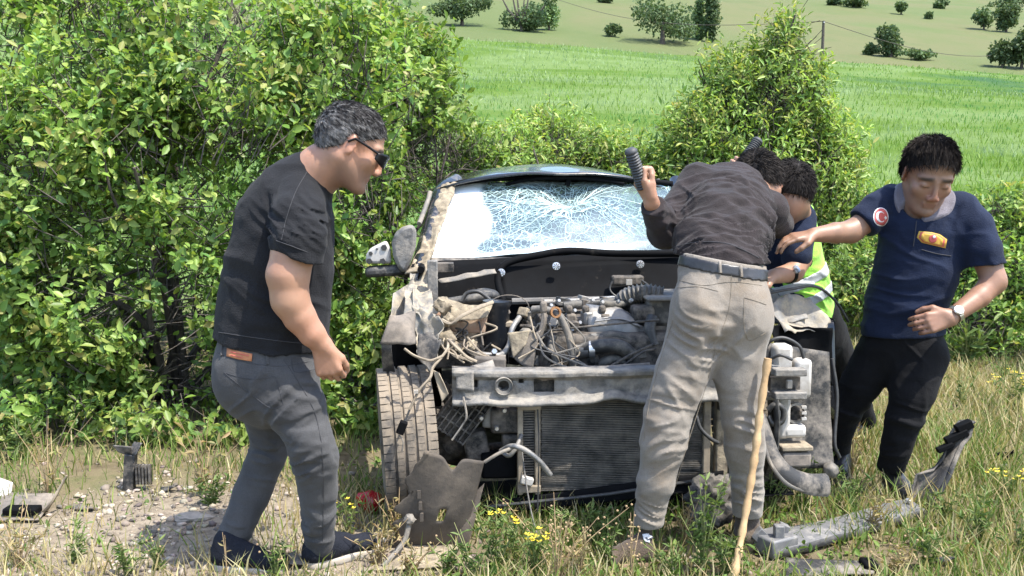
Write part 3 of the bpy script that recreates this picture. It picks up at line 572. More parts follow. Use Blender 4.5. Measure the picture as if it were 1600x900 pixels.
# corrugated air intake and air box at the right
pts = smooth_path(E((970, 478, 4.12), (982, 464, 4.08), (1005, 458, 4.06), (1035, 462, 4.05)), 14)
MB().tube(pts, [.035 + .010 * (i % 3 == 0) for i in range(len(pts))], 14).build('corrugated_intake', MT['hose'], eng, sharp=60)
ebox('air_box', 'hose', 1040, 480, 4.12, .22, .25, .14, bv=.02); ebox('air_box_lid', 'greyhose', 1032, 463, 4.05, .16, .2, .02)
ebox('throttle_body', 'dark', 1003, 492, 4.02, .10, .1, .09, bv=.02); ehose('elbow', 'hose', [(1020, 495, 3.95), (1015, 515, 3.92), (1022, 540, 3.9)], .025)
# black canister, tangled plates and cast brackets at the left
MB().lathe([(.001, -.14), (.052, -.14), (.055, -.13), (.055, .10), (.062, .11), (.062, .125), (.001, .13)], E((776, 515, 3.92))[0], (0.02, 0, 1), 24).build('filter_canister', MT['canister'], eng)
mbd = MB(); sec = []
for t in np.linspace(0, 1, 12):
    a0 = math.pi * (.02 + .96 * t); sec.append([E((795 + 32 * -math.cos(a0), 485 - 24 * math.sin(a0) ** .8, 3.93 + .09 * s_))[0] for s_ in np.linspace(0, 1, 6)])
mbd.grid(np.array(sec)).build('bent_heat_shield', MT['liner'], eng, solid=.004)
def esheet(name, mat, q, **k):
    mb = MB(); mb.grid(patch(*E(*q), 12, 12, k.get('amp', .012), 9, k.get('bulge', 0), k.get('seed', 0), k.get('rag', 0))); return mb.build(name, MT[mat], eng, sharp=70, solid=.003)
esheet('torn_shield', 'liner', [(795, 522, 3.80), (845, 512, 3.78), (832, 575, 3.76), (805, 565, 3.76)], amp=.02, seed=3, rag=.03)
esheet('torn_shield', 'mud', [(793, 520, 3.77), (828, 516, 3.76), (822, 538, 3.75), (802, 560, 3.75)], amp=.012, seed=5)
ehose('curved_pipe', 'alu', [(812, 495, 3.86), (800, 515, 3.82), (795, 540, 3.80), (780, 555, 3.78), (745, 553, 3.76)], .012)
ehose('curved_pipe', 'greyhose', [(740, 552, 3.74), (765, 557, 3.74), (790, 558, 3.74)], .010)
bolt('union_nut', 'steel', E((772, 550, 3.74))[0], (0, -1, .3), .014, .03, eng, 6)
ehose('upright_bracket', 'liner', [(848, 480, 3.80), (850, 500, 3.79), (843, 525, 3.79)], .013, 6); ebox('bracket_head', 'liner', 849, 480, 3.79, .03, .02, .05)
MB().lathe([(.016, -.006), (.024, -.006), (.024, .006), (.016, .006)], E((868, 488, 3.80))[0], (.3, -1, .2), 18, True).build('orange_ring', MT['orange'], eng)
for k in range(26):
    px, py = 822 + 78 * rnd.random(), 500 + 78 * rnd.random(); ebox('fitting', rnd.choice(['dark', 'dark', 'hose', 'alu', 'greyhose']), px, py, 3.86 + .06 * rnd.random(), .02 + .035 * rnd.random(), .04, .015 + .04 * rnd.random(), rnd.random(), rnd.uniform(-.6, .6), .004)
for k in range(18):
    px, py = 905 + 110 * rnd.random(), 552 + 24 * rnd.random(); ebox('fitting', rnd.choice(['dark', 'hose', 'greyhose']), px, py, 3.88 + .05 * rnd.random(), .02 + .04 * rnd.random(), .04, .02 + .03 * rnd.random(), rnd.random(), rnd.uniform(-.5, .5), .004)
for k in range(22):
    px, py = 850 + 190 * rnd.random(), 466 + 10 * rnd.random(); ebox('fitting', rnd.choice(['dark', 'hose', 'alu', 'greyhose', 'dark']), px, py, 4.1 + .12 * rnd.random(), .03 + .06 * rnd.random(), .04, .015 + .025 * rnd.random(), rnd.random() * .6, rnd.uniform(-.3, .3), .004)
for k in range(9):
    x0, y0 = 825 + 60 * rnd.random(), 480 + 40 * rnd.random(); ehose('wiring', rnd.choice(['wire', 'blackwire', 'greyhose']), [(x0, y0, 3.82), (x0 + rnd.uniform(-20, 30), y0 + 22, 3.78), (x0 + rnd.uniform(-25, 45), y0 + 48, 3.77), (x0 + rnd.uniform(-20, 70), y0 + 66, 3.74)], .0035, 5)
ehose('wiring', 'greyhose', [(838, 520, 3.72), (855, 545, 3.68), (885, 560, 3.66), (930, 577, 3.66)], .004, 5)
ehose('wiring', 'greyhose', [(842, 525, 3.72), (850, 555, 3.68), (880, 572, 3.66), (920, 579, 3.66)], .004, 5)
ebox('front_casting', 'liner', 765, 565, 3.72, .13, .08, .05, ry=.05)
# crushed inner wing at the left: rusty cavity, muddy sheet metal, dangling loom
ebox('inner_wing', 'rust', 725, 515, 3.98, .17, .04, .13); ebox('battery_tray', 'dark', 730, 530, 4.05, .3, .3, .2)
esheet('mud_caked_sheet', 'mud', [(685, 470, 3.85), (770, 478, 3.85), (760, 500, 3.80), (690, 500, 3.80)], amp=.022, seed=8, rag=.02)
esheet('mud_caked_sheet', 'rust', [(700, 495, 3.86), (762, 492, 3.86), (758, 520, 3.86), (705, 518, 3.86)], amp=.015, seed=9)
for k, (px, py, r_) in enumerate([(692, 478, .035), (700, 500, .03), (712, 545, .03), (735, 540, .026), (698, 530, .04)]): lump('mud_clod', 'mud', E((px, py, 3.80))[0], r_, .35, 9, eng, seed=k * 3)
ehose('bent_strip', 'wire', [(690, 500, 3.75), (705, 506, 3.72), (720, 495, 3.72), (745, 482, 3.75), (770, 472, 3.8)], .008, 6)
ehose('hose_loop', 'hose', [(722, 470, 4.1), (730, 458, 4.1), (748, 456, 4.1), (765, 468, 4.1)], .009, 8)
ehose('reservoir_hose', 'hose', [(700, 472, 4.2), (740, 466, 4.2), (770, 462, 4.2)], .02); lump('reservoir', 'hose', E((758, 462, 4.25))[0], .05, .1, 6, eng, flat=(1.3, .8, .7))
for k in range(10):
    x0 = 690 + 50 * rnd.random(); ehose('wiring', rnd.choice(['wire', 'wire', 'greyhose']), [(x0, 520 + 25 * rnd.random(), 3.78), (x0 + rnd.uniform(-15, 30), 545 + 10 * rnd.random(), 3.72), (x0 + rnd.uniform(0, 50), 560 + 12 * rnd.random(), 3.70)], .004, 5)
for k in range(46):
    px, py = 690 + 140 * rnd.random(), 478 + 95 * rnd.random(); ebox('fitting', rnd.choice(['dark', 'liner', 'hose', 'beam', 'wire', 'mud', 'rust']), px, py, 3.90 + .14 * rnd.random(), .02 + .06 * rnd.random(), .05, .015 + .05 * rnd.random(), rnd.random(), rnd.uniform(-.8, .8), .005)
for k in range(12):
    x0, y0 = 690 + 130 * rnd.random(), 480 + 60 * rnd.random(); ehose('torn_lead', rnd.choice(['hose', 'wire', 'dark']), [(x0, y0, 3.86), (x0 + rnd.uniform(-25, 25), y0 + rnd.uniform(-12, 20), 3.83), (x0 + rnd.uniform(-30, 40), y0 + rnd.uniform(10, 40), 3.80)], .003 + .006 * rnd.random(), 6)
loom = hose('wiring_loom', 'wire', [(700, 535, 3.62), (699, 545, 3.58), (690, 558, 3.55), (676, 575, 3.52), (672, 590, 3.5), (655, 610, 3.48), (640, 640, 3.46)], .006, 6)
hose('wiring_loom', 'wire', [(632, 545, 3.52), (648, 556, 3.5), (672, 563, 3.52), (692, 556, 3.55)], .005, 6)
hose('wiring_loom', 'wire', [(700, 530, 3.62), (715, 545, 3.6), (730, 558, 3.62), (745, 565, 3.62)], .006, 6)
hose('wiring_loom', 'blackwire', [(640, 640, 3.46), (634, 655, 3.45), (627, 668, 3.44)], .004, 6)
MB().box(L(628, 668, 3.43), (.03, .03, .05), Matrix.Rotation(.4, 3, 'Y')).build('connector_plug', MT['plastic'], car, bevel=.004)
hose('wiring_loom', 'greyhose', [(624, 680, 3.43), (630, 690, 3.42), (628, 705, 3.42)], .003, 5)
MB().box(L(650, 612, 3.47), (.016, .012, .012)).build('clip', MT['white_plastic'], car)

# left front wing: crushed, caked with mud
W1 = [(640, 420, 4.72), (668, 432, 4.60), (690, 540, 3.72), (648, 500, 3.85)]
sheet('crushed_wing', 'paint', W1, 40, 30, .042, 11, .02, 1, .003, .02)
sheet('crushed_wing', 'paint', [(648, 478, 3.95), (690, 500, 3.72), (672, 590, 3.62), (652, 560, 3.68)], 30, 24, .03, 13, .02, 2, .003, .03)
sheet('crushed_wing', 'liner', [(648, 488, 3.80), (610, 492, 3.72), (594, 537, 3.68), (650, 540, 3.66)], 16, 14, .012, 7, .03, 3, .003, .01)
sheet('wing_edge', 'paint', [(632, 455, 4.3), (646, 430, 4.6), (655, 500, 3.9), (632, 500, 3.95)], 16, 8, .02, 8, .0, 4, .003, .01)
sheet('wheel_arch_edge', 'plastic_dusty', [(597, 536, 3.70), (612, 538, 3.68), (620, 600, 3.74), (600, 600, 3.76)], 12, 6, .01, 8, 0, 5)
sheet('arch_liner', 'plastic', [(612, 530, 3.98), (690, 530, 3.98), (690, 640, 4.05), (612, 640, 4.05)], 10, 10, .01)
sheet('torn_flap', 'plastic_dusty', [(652, 515, 3.66), (690, 530, 3.62), (672, 588, 3.58), (652, 560, 3.62)], 12, 12, .02, 9, 0, 6, .003, .03)
sheet('hanging_flap', 'wire', [(676, 578, 3.62), (686, 583, 3.6), (701, 615, 3.58), (690, 628, 3.58)], 10, 6, .006, 8, .01, 7)
sheet('side_skin', 'paint', [(612, 460, 4.4), (636, 445, 4.6), (636, 560, 4.2), (606, 560, 4.0)], 14, 10, .015, 7, 0, 9)
hose('splash_strut', 'dark', [(690, 600, 3.85), (705, 640, 3.85), (700, 700, 3.85)], .025, 8)
lump('hub_knuckle', 'dark', L(705, 690, 3.9), .10, .25, 7, seed=4); lump('caliper', 'dark', L(690, 660, 3.85), .07, .2, 7, seed=5)
hose('drive_shaft', 'dark', [(690, 700, 3.95), (760, 700, 4.0), (850, 690, 4.05)], .022, 8)

def wheel(c, steer=0, camber=0, width=.215, r=.315):
    root = empty('wheel', tuple(c)); root.parent = car; root.rotation_euler = (0, camber, steer)
    h = width / 2; gx = [-.062, -.022, .022, .062]; prof = [(.205, -h * .86), (.25, -h), (.292, -h * .97), (r - .006, -h * .84)]
    for g in gx: prof += [(r, g - .006), (r - .009, g - .004), (r - .009, g + .004), (r, g + .006)]
    prof += [(r - .006, h * .84), (.292, h * .97), (.25, h), (.205, h * .86)]
    mb = MB(); mb.lathe(prof, (0, 0, 0), (1, 0, 0), 64); ty = mb.build('tyre', MT['tyre'], root, sharp=40)
    mb = MB()                                        # shoulder blocks with lateral grooves
    for k in range(60):
        a = 2 * math.pi * k / 60
        for s in (-1, 1):
            c_ = V3(s * (h * .80), 0, 0) + (r - .006) * V3(0, math.cos(a), math.sin(a))
            M3 = np.array([[1, 0, 0], [0, -math.sin(a), math.cos(a)], [0, math.cos(a), math.sin(a)]]).T
            mb.box(c_, (.040, .0285, .011), M3, .97)
    for k in range(76):
        a = 2 * math.pi * k / 76
        for g in (-.042, 0, .042):
            c_ = V3(g, 0, 0) + (r - .003) * V3(0, math.cos(a + g * 3), math.sin(a + g * 3)); a2 = a + g * 3
            M3 = np.array([[1, 0, 0], [0, -math.sin(a2), math.cos(a2)], [0, math.cos(a2), math.sin(a2)]]).T
            mb.box(c_, (.028, .0245, .010), M3, .95)
    mb.build('tread_blocks', MT['tyre'], ty, kind='stuff')
    MB().lathe([(.205, -h * .86), (.19, -h * .5), (.19, h * .5), (.205, h * .86)], (0, 0, 0), (1, 0, 0), 40).build('rim', MT['rim'], root)
    for s in range(5):
        a = 2 * math.pi * s / 5; MB().box(V3(-h * .55, 0, 0) + .10 * V3(0, math.cos(a), math.sin(a)), (.03, .05, .2), np.array(Matrix.Rotation(-a + math.pi / 2, 3, 'X'))).build('spoke', MT['rim'], root)
    bolt('hub', 'dark', (-h * .75, 0, 0), (-1, 0, 0), .05, .03, root, 16)
    MB().lathe([(.06, .02), (.14, .02), (.14, .04), (.06, .04)], (0, 0, 0), (1, 0, 0), 32, True).build('brake_disc', MT['beam'], root)
    return root
wl_ = L(638, 700, 3.78); wheel((wl_[0] - .005, wl_[1], .305), .10, -.05)
wheel((.74, .50, .305), .05, 0); wheel((-.75, 2.82, .31)); wheel((.75, 2.82, .31))

# bulkhead, scuttle and its fasteners
sheet('bulkhead', 'plastic', [(668, 408, 4.72), (1085, 392, 4.72), (1085, 520, 4.55), (668, 520, 4.55)], 40, 14, .004, 6)
sc_ = sheet('scuttle_panel', 'plastic', [(778, 418, 4.60), (1065, 402, 4.62), (1065, 470, 4.48), (785, 470, 4.48)], 30, 10, .004, 5, .015)
hose('bonnet_seal', 'plastic', [(786, 470, 4.46), (778, 440, 4.52), (782, 420, 4.56), (800, 408, 4.58), (840, 399, 4.60), (890, 392, 4.62), (960, 396, 4.62), (1065, 396, 4.6)], .018, 10)
for q in ((783, 426, 4.545), (869, 416, 4.55), (1000, 413, 4.57)):
    c = L(*q); f_ = MB().lathe([(.001, -.012), (.019, -.010), (.020, .0), (.008, .001), (.007, -.006), (.001, -.006)], c, (0, 1, -.2), 16).build('fastener', MT['steel'], car)
    mb = MB()
    for k in range(8): a = math.pi * k / 4; mb.box(c + V3(.012 * math.cos(a), -.013, .012 * math.sin(a)), (.010, .003, .003), Matrix.Rotation(-a, 3, 'Y'))
    mb.build('washer_ribs', MT['dark'], f_)
sheet('scuttle_trim', 'greyhose', [(682, 437, 4.50), (772, 420, 4.52), (776, 427, 4.5), (690, 443, 4.48)], 14, 5, .006, 9, 0, 3, .004, .01)
sheet('windscreen_sill', 'plastic_dusty', [(668, 403, 4.80), (840, 402, 4.86), (840, 412, 4.78), (668, 415, 4.74)], 20, 5, .004, th=.006)
MB().box(L(676, 442, 4.45), (.05, .05, .22)).build('hinge_post', MT['beam'], car, bevel=.006)
MB().box(L(690, 418, 4.55), (.12, .06, .05)).build('hinge_bracket', MT['dark'], car, bevel=.006)
MB().tube(Lp((800, 471, 4.40), (930, 468, 4.40), (1060, 468, 4.40)), .016, 8).build('bulkhead_rail', MT['greyhose'], car)
MB().box(L(980, 438, 4.50), (.16, .05, .05)).build('wiper_motor', MT['dark'], car, bevel=.012)
MB().box(L(983, 441, 4.46), (.028, .01, .026)).build('motor_label', MT['white_plastic'], car)
hose('wiper_cable', 'blackwire', [(958, 437, 4.48), (953, 452, 4.46), (962, 462, 4.45), (978, 466, 4.44)], .005, 6); hose('wiper_cable', 'blackwire', [(1003, 438, 4.48), (1015, 448, 4.46), (1018, 462, 4.44)], .005, 6)

# windscreen: one bulged laminated pane, shattered over the left two thirds
m, nt, b = nodes('cracked_glass'); nt.nodes.remove(b)
tc = nt.nodes.new('ShaderNodeTexCoord'); at_ = nt.nodes.new('ShaderNodeAttribute'); at_.attribute_name = 'Col'; sp = nt.nodes.new('ShaderNodeSeparateColor'); nt.links.new(at_.outputs['Color'], sp.inputs[0])
wn_ = nt.nodes.new('ShaderNodeTexNoise'); wn_.inputs['Scale'].default_value = 5; nt.links.new(tc.outputs['Object'], wn_.inputs['Vector'])
vm = nt.nodes.new('ShaderNodeVectorMath'); vm.operation = 'MULTIPLY_ADD'; vm.inputs[1].default_value = (.18,) * 3; nt.links.new(wn_.outputs['Color'], vm.inputs[0]); nt.links.new(tc.outputs['Object'], vm.inputs[2])
def cracks(scale, w0):
    v = nt.nodes.new('ShaderNodeTexVoronoi'); v.feature = 'DISTANCE_TO_EDGE'; v.inputs['Scale'].default_value = scale; nt.links.new(vm.outputs[0], v.inputs['Vector'])
    return ramp(nt, v.outputs['Distance'], [(0, (1, 1, 1)), (w0, (0, 0, 0))])
def math_(op, a, b):
    n = nt.nodes.new('ShaderNodeMath'); n.operation = op; n.use_clamp = True
    for i, x in enumerate((a, b)):
        if isinstance(x, (int, float)): n.inputs[i].default_value = x
        else: nt.links.new(x, n.inputs[i])
    return n.outputs[0]
crk = math_('MAXIMUM', cracks(9, .016), math_('MULTIPLY', cracks(34, .04), .85)); crk = math_('MULTIPLY', crk, sp.outputs[0])
fine = noise(nt, 120, 4, .8); white_area = math_('MULTIPLY', sp.outputs[1], 1.0)  # nearly opaque white areas: left end and bands at bottom and top
smear = ramp(nt, noise(nt, 9, 8, .75), [(.35, (.07, .07, .07)), (.75, (.34, .34, .34))])
op = math_('MAXIMUM', math_('MAXIMUM', crk, white_area), math_('MULTIPLY', smear, .6))
op = math_('MAXIMUM', op, math_('MULTIPLY', math_('GREATER_THAN', fine, .69), .5))
tr = nt.nodes.new('ShaderNodeBsdfTransparent'); tr.inputs[0].default_value = (.66, .79, .80, 1)
gl = nt.nodes.new('ShaderNodeBsdfGlossy'); gl.inputs['Roughness'].default_value = .06; gl.inputs['Color'].default_value = (.56, .66, .70, 1)
fr = nt.nodes.new('ShaderNodeFresnel'); fr.inputs[0].default_value = 1.5
m1 = nt.nodes.new('ShaderNodeMixShader'); nt.links.new(math_('MULTIPLY', math_('MAXIMUM', fr.outputs[0], .26), math_('SUBTRACT', 1.0, sp.outputs[2])), m1.inputs[0]); nt.links.new(tr.outputs[0], m1.inputs[1]); nt.links.new(gl.outputs[0], m1.inputs[2])
df = nt.nodes.new('ShaderNodeBsdfDiffuse'); nt.links.new(mix(nt, sp.outputs[1], (.55, .74, .76), (.88, .90, .90)), df.inputs[0])
m2 = nt.nodes.new('ShaderNodeMixShader'); nt.links.new(op, m2.inputs[0]); nt.links.new(m1.outputs[0], m2.inputs[1]); nt.links.new(df.outputs[0], m2.inputs[2])
nt.links.new(m2.outputs[0], nt.nodes['Material Output'].inputs['Surface'])
bp = nt.nodes.new('ShaderNodeBump'); bp.inputs['Strength'].default_value = .5; bp.inputs['Distance'].default_value = .01; nt.links.new(op, bp.inputs['Height']); nt.links.new(bp.outputs[0], gl.inputs['Normal'])
G0 = Lp((668, 409, 4.84), (1068, 392, 4.92), (1056, 288, 5.45), (696, 291, 5.40))
nu_, nv_ = 60, 36; P = patch(*G0, nu_, nv_, .0, 1, 0)
u = np.linspace(0, 1, nu_)[:, None]; v = np.linspace(0, 1, nv_)[None, :]; nrm = unit(np.cross(G0[1] - G0[0], G0[3] - G0[0]))
dent = .10 * np.sin(np.pi * u) * (.35 + .65 * np.sin(np.pi * v)) - .09 * np.exp(-(((u - .53) / .10) ** 2 + ((v - .72) / .2) ** 2)) - .03 * np.exp(-(((u - .3) / .15) ** 2 + ((v - .4) / .3) ** 2))
dent = dent + (.006 * noise3(P.reshape(-1, 3) * 9)).reshape(nu_, nv_) * (u < .7)
P = P + nrm * dent[..., None] * -np.sign(nrm[1])
crz = np.clip(1.1 - sstep(.62, .95, u + .25 * (v - .5)), 0, 1) + .9 * np.exp(-((v - .97) / .06) ** 2) + .5 * np.exp(-((u - v * .3 - .72) / .06) ** 2)
nz_ = noise3(P.reshape(-1, 3) * 7).reshape(nu_, nv_) * .06
pw = np.clip(1 - sstep(.15, .21, u + nz_ + 0 * v), 0, 1) + .55 * np.exp(-((v - .02) / .035) ** 2) * (u < .75) + .7 * np.exp(-(((u - .32) / .12) ** 2 + ((v - .97) / .04) ** 2)) + .25 * np.exp(-((v - .12 - .1 * np.sin(u * 7)) / .05) ** 2)
cz = np.zeros((nu_, nv_, 3)); cz[..., 0] = np.clip(crz, 0, 1); cz[..., 1] = np.clip(pw, 0, .93); cz[..., 2] = np.clip(1.2 * np.exp(-(((u - .56) / .13) ** 2 + ((v - .80) / .19) ** 2) ** 2), 0, .9)
mb = MB(); mb.grid(P); me = np_mesh('windscreen', np.array(mb.v), mb.f, cz.reshape(-1, 3), smooth=True); ws = mesh_obj('windscreen', me, m, car)
# the larger cracks, raised lines of broken glass running out from two impact points
def pane(uu, vv):
    i = min(max(uu, 0), 1) * (nu_ - 1); j = min(max(vv, 0), 1) * (nv_ - 1); i0, j0 = min(int(i), nu_ - 2), min(int(j), nv_ - 2); fi, fj = i - i0, j - j0
    return (P[i0, j0] * (1 - fi) + P[i0 + 1, j0] * fi) * (1 - fj) + (P[i0, j0 + 1] * (1 - fi) + P[i0 + 1, j0 + 1] * fi) * fj + V3(0, -.004, .003)
mbk = MB()
for (u0, v0, cnt, mx) in ((.56, .62, 34, .55), (.30, .62, 26, .34)):
    for k in range(cnt):
        a0 = 2 * math.pi * k / cnt + rnd.uniform(-.1, .1); ln = mx * (.25 + .75 * rnd.random()); uu, vv = u0, v0; pts = []; st = rnd.uniform(.0, .05)
        for q in range(12):
            pts.append((uu, vv)); a0 += rnd.uniform(-.28, .28); uu += ln / 12 * math.cos(a0); vv += ln / 12 * math.sin(a0) * 1.7
            if not (.02 < uu < .98 and .02 < vv < .98): break
        if len(pts) > 2: mbk.tube([pane(*q) for q in pts[1:]], list(np.linspace(.0016, .0007, len(pts) - 1)), 4, cap=False)
    for rr in (.03, .055, .085, .12, .17, .23):
        for seg in range(5):
            a0 = rnd.random() * 6.28; pts = [(u0 + rr * (1 + rnd.uniform(-.12, .12)) * math.cos(a0 + t), v0 + 1.7 * rr * (1 + rnd.uniform(-.12, .12)) * math.sin(a0 + t)) for t in np.linspace(0, rnd.uniform(.4, 1.3), 7)]
            if all(.02 < q[0] < .98 and .02 < q[1] < .98 for q in pts): mbk.tube([pane(*q) for q in pts], .0010, 4, cap=False)
mbk.build('crack_lines', M('broken_glass_edge', (.55, .70, .70), (.42, .56, .56), 20, .3), ws, kind='stuff')
# screen surround, pillars, roof
hose('screen_rubber', 'plastic', [(668, 411, 4.82), (760, 411, 4.80), (870, 404, 4.80), (980, 396, 4.82), (1068, 392, 4.88)], .012, 8)
hose('header_rail', 'plastic', [(696, 290, 5.40), (760, 280, 5.36), (880, 277, 5.34), (980, 280, 5.36), (1058, 288, 5.45)], .016, 8)
mb = MB(); mb.tube(smooth_path(Lp((650, 425, 4.70), (662, 390, 4.88), (676, 340, 5.12), (690, 296, 5.38), (712, 280, 5.6)), 8), .042, 12, flat=.8); pil = mb.build('left_pillar', MT['body'], car)
def caked(q, nm, seed):
    P_ = patch(*Lp(*q), 60, 14, .0, 1, .012, seed); Q_ = P_.reshape(-1, 3); vv_ = np.tile(np.linspace(0, 1, 14), 60); ed = 1 - np.abs(vv_ * 2 - 1) ** 4
    Q_ = Q_ + (V3(.1, -.8, .6) * 1.0) * ((.020 * noise3(Q_ * 24 + seed) + .012 * noise3(Q_ * 60 + seed) + .012) * ed)[:, None] + V3(.02, 0, 0) * (noise3(Q_ * 16 + seed) * (1 - ed))[:, None]
    MB().grid(Q_.reshape(60, 14, 3)).build(nm, MT['mud'], pil, sharp=80, solid=.01)
caked([(638, 428, 4.66), (690, 290, 5.36), (712, 286, 5.36), (668, 424, 4.66)], 'caked_mud', 3)
hose('pillar_edge', 'greyhose', [(655, 350, 5.0), (668, 315, 5.2), (672, 300, 5.25)], .014, 7)
hose('right_pillar', 'body', [(1085, 405, 4.75), (1075, 370, 4.95), (1064, 320, 5.25), (1056, 284, 5.5)], .042, 12)
# glimpsed through the torn header: pale headliner, mirror mount
sheet('headliner', 'liner_light', [(800, 291, 5.46), (980, 290, 5.46), (970, 279, 5.75), (810, 279, 5.75)], 14, 8, .006)
hose('torn_header_edge', 'plastic', [(790, 288, 5.33), (830, 280, 5.32), (880, 277, 5.31), (935, 281, 5.33), (975, 287, 5.35)], .010, 7)
MB().box(L(888, 284, 5.34), (.03, .02, .05), Matrix.Rotation(.3, 3, 'Y')).build('mirror_mount', MT['plastic'], car, bevel=.004)
MB().box(L(874, 279, 5.32), (.05, .02, .02)).build('mirror_bracket', MT['plastic'], car, bevel=.004)
# roof and hull in car coordinates
ny_, nx_ = 20, 25; P = np.zeros((nx_, ny_, 3)); xr = np.linspace(-1, 1, nx_); yr = np.linspace(0, 1, ny_)
for i, x in enumerate(xr):
    for j, y in enumerate(yr):
        wd = .665 - .05 * y; P[i, j] = (x * wd - .03, 1.78 + 1.75 * y - .10 * (1 - x * x) * (1 - y), 1.335 + .115 * (1 - abs(x) ** 2.2) * (.75 + .25 * math.sin(math.pi * min(1, y * 1.4))) + .03 * math.sin(math.pi * y * .9))
Q = P.reshape(-1, 3); Q[:, 2] += .009 * noise3(Q * 5) ; P = Q.reshape(nx_, ny_, 3)
MB().grid(P).build('roof', MT['body'], car, sharp=60, solid=.012)
for s in (-1, 1):
    edge = P[0 if s < 0 else -1]
    MB().tube([p + V3(0, 0, -.012) for p in edge], .022, 8).build('roof_rail', MT['mud' if s < 0 else 'body'], car)
    # body side: sill to waistline as a bulged panel from behind the wheel arch to the tail, doors cut as separate skins
    def side(y, t): return V3(s * (.80 + .075 * math.sin(math.pi * min(1, .15 + t * .85)) - .05 * max(0, y - 3.3)), y, .24 + .70 * t)
    for (y0, y1, nm) in ((1.02, 1.98, 'door'), (1.99, 2.62, 'rear_door'), (2.63, 3.95, 'rear_quarter')):
        G = np.array([[side(y, t) for t in np.linspace(0 if nm != 'rear_quarter' else .0, 1, 9)] for y in np.linspace(y0, y1, 16)])
        hole = None if nm != 'rear_quarter' else (lambda i, j: ((G[i, j, 1] - 2.82) ** 2 + (G[i, j, 2] - .31) ** 2) < .13)
        d_ = MB(); d_.grid(G, hole); d_ = d_.build(nm, MT['body'], car, sharp=50, solid=.01)
        if nm != 'rear_quarter': MB().box(side(y1 - .14, .86) + V3(s * .012, 0, 0), (.025, .16, .03)).build('handle', MT['plastic'], d_, bevel=.008)
    MB().tube([side(y, 1) + V3(-s * .01, 0, .01) for y in np.linspace(1.0, 3.95, 12)], .018, 8).build('waist_rail', MT['plastic'], car)
    MB().tube([side(2.0, 1), V3(s * .64, 2.15, 1.38)], .03, 8).build('centre_pillar', MT['body'], car)
    MB().tube([side(3.75, 1), V3(s * .60, 3.45, 1.36)], .055, 8).build('rear_pillar', MT['body'], car)
    MB().box((s * .77, 1.85, .22), (.08, 1.75, .10)).build('sill', MT['plastic'], car, bevel=.02)
MB().grid(np.array([[V3(x * .78, 3.92 + .10 * math.cos(x * 1.2), z) for z in np.linspace(.3, .95, 7)] for x in np.linspace(-1, 1, 11)])).build('tailgate', MT['body'], car, solid=.01)
MB().box((0, 2.4, .24), (1.5, 3.1, .04)).build('floor_pan', MT['dark'], car)
mg, ng, bg = nodes('rear_glass'); bg.inputs['Base Color'].default_value = (.02, .03, .03, 1); bg.inputs['Roughness'].default_value = .05; bg.inputs['Alpha'].default_value = .55
MB().grid(np.array([[V3(x * (.70 - .1 * t), 3.93 - .42 * t, .95 + .41 * t) for t in np.linspace(0, 1, 5)] for x in np.linspace(-1, 1, 9)])).build('rear_window', mg, car, solid=.005)
# cabin
MB().grid(np.array([[V3(x * .70, 1.32 + .38 * t, .90 + .05 * math.sin(t * 3) - .25 * max(0, t - .8)) for t in np.linspace(0, 1, 8)] for x in np.linspace(-1, 1, 9)])).build('dashboard', MT['plastic'], car, solid=.02)
for x in (-.36, .36):
    st_ = MB().box((x, 2.25, .50), (.5, .5, .16)).build('seat', MT['cloth_seat'], car, bevel=.05)
    MB().box((x, 2.52, .82), (.48, .13, .62), Matrix.Rotation(-.25, 3, 'X')).build('seat_back', MT['cloth_seat'], st_, bevel=.05); MB().box((x, 2.63, 1.19), (.26, .10, .17), Matrix.Rotation(-.2, 3, 'X')).build('headrest', MT['cloth_seat'], st_, bevel=.04)
MB().lathe([(.17, -.014), (.185, 0), (.17, .014), (.158, 0)], (.36, 1.85, .92), (0, -.9, .45), 28, True).build('steering_wheel', MT['plastic'], car)

# door mirror with the football-patterned cap
mr = empty('door_mirror', tuple(L(618, 400, 4.72))); mr.parent = car; MO = np.array(mr.location)
def ML(*q): return [p - MO for p in Lp(*q)]
MB().add([p for s_ in (0, .14) for p in [ML((x_, y_, 4.66 + s_))[0] for x_, y_ in ((612, 378), (618, 362), (630, 354), (645, 350), (651, 360), (650, 385), (642, 410), (633, 428), (622, 420), (614, 400))]], [tuple(range(10))[::-1], tuple(range(10, 20))] + [(k, (k + 1) % 10, 10 + (k + 1) % 10, 10 + k) for k in range(10)]).build('housing', MT['beam'], mr, bevel=.018)
cp_ = ((571, 412), (572, 398), (578, 388), (592, 381), (604, 375), (610, 388), (612, 412))
cap = MB().add([p for s_, g_ in ((0, .0), (.10, .0)) for p in [ML((x_, y_, 4.69 + s_))[0] for x_, y_ in cp_]], [tuple(range(7))[::-1], tuple(range(7, 14))] + [(k, (k + 1) % 7, 7 + (k + 1) % 7, 7 + k) for k in range(7)]).build('football_cap', MT['white_plastic'], mr, bevel=.014)
for k, (px, py, r_, n_) in enumerate([(579, 396, .012, 5), (577, 408, .016, 6), (600, 387, .017, 6), (598, 408, .017, 5), (589, 389, .006, 5)]):
    MB().lathe([(.0005, -.004), (r_ * .9, -.004), (r_, .008)], ML((px, py, 4.688))[0], (0, 1, 0), n_).build('dark_patch', MT['blackwire'], cap)
MB().box(ML((603, 423, 4.74))[0], (.21, .10, .055), Matrix.Rotation(-.06, 3, 'Y')).build('base', MT['hose'], mr, bevel=.02)
MB().tube(ML((630, 425, 4.74), (655, 425, 4.78)), .03, 8).build('mirror_arm', MT['hose'], mr)

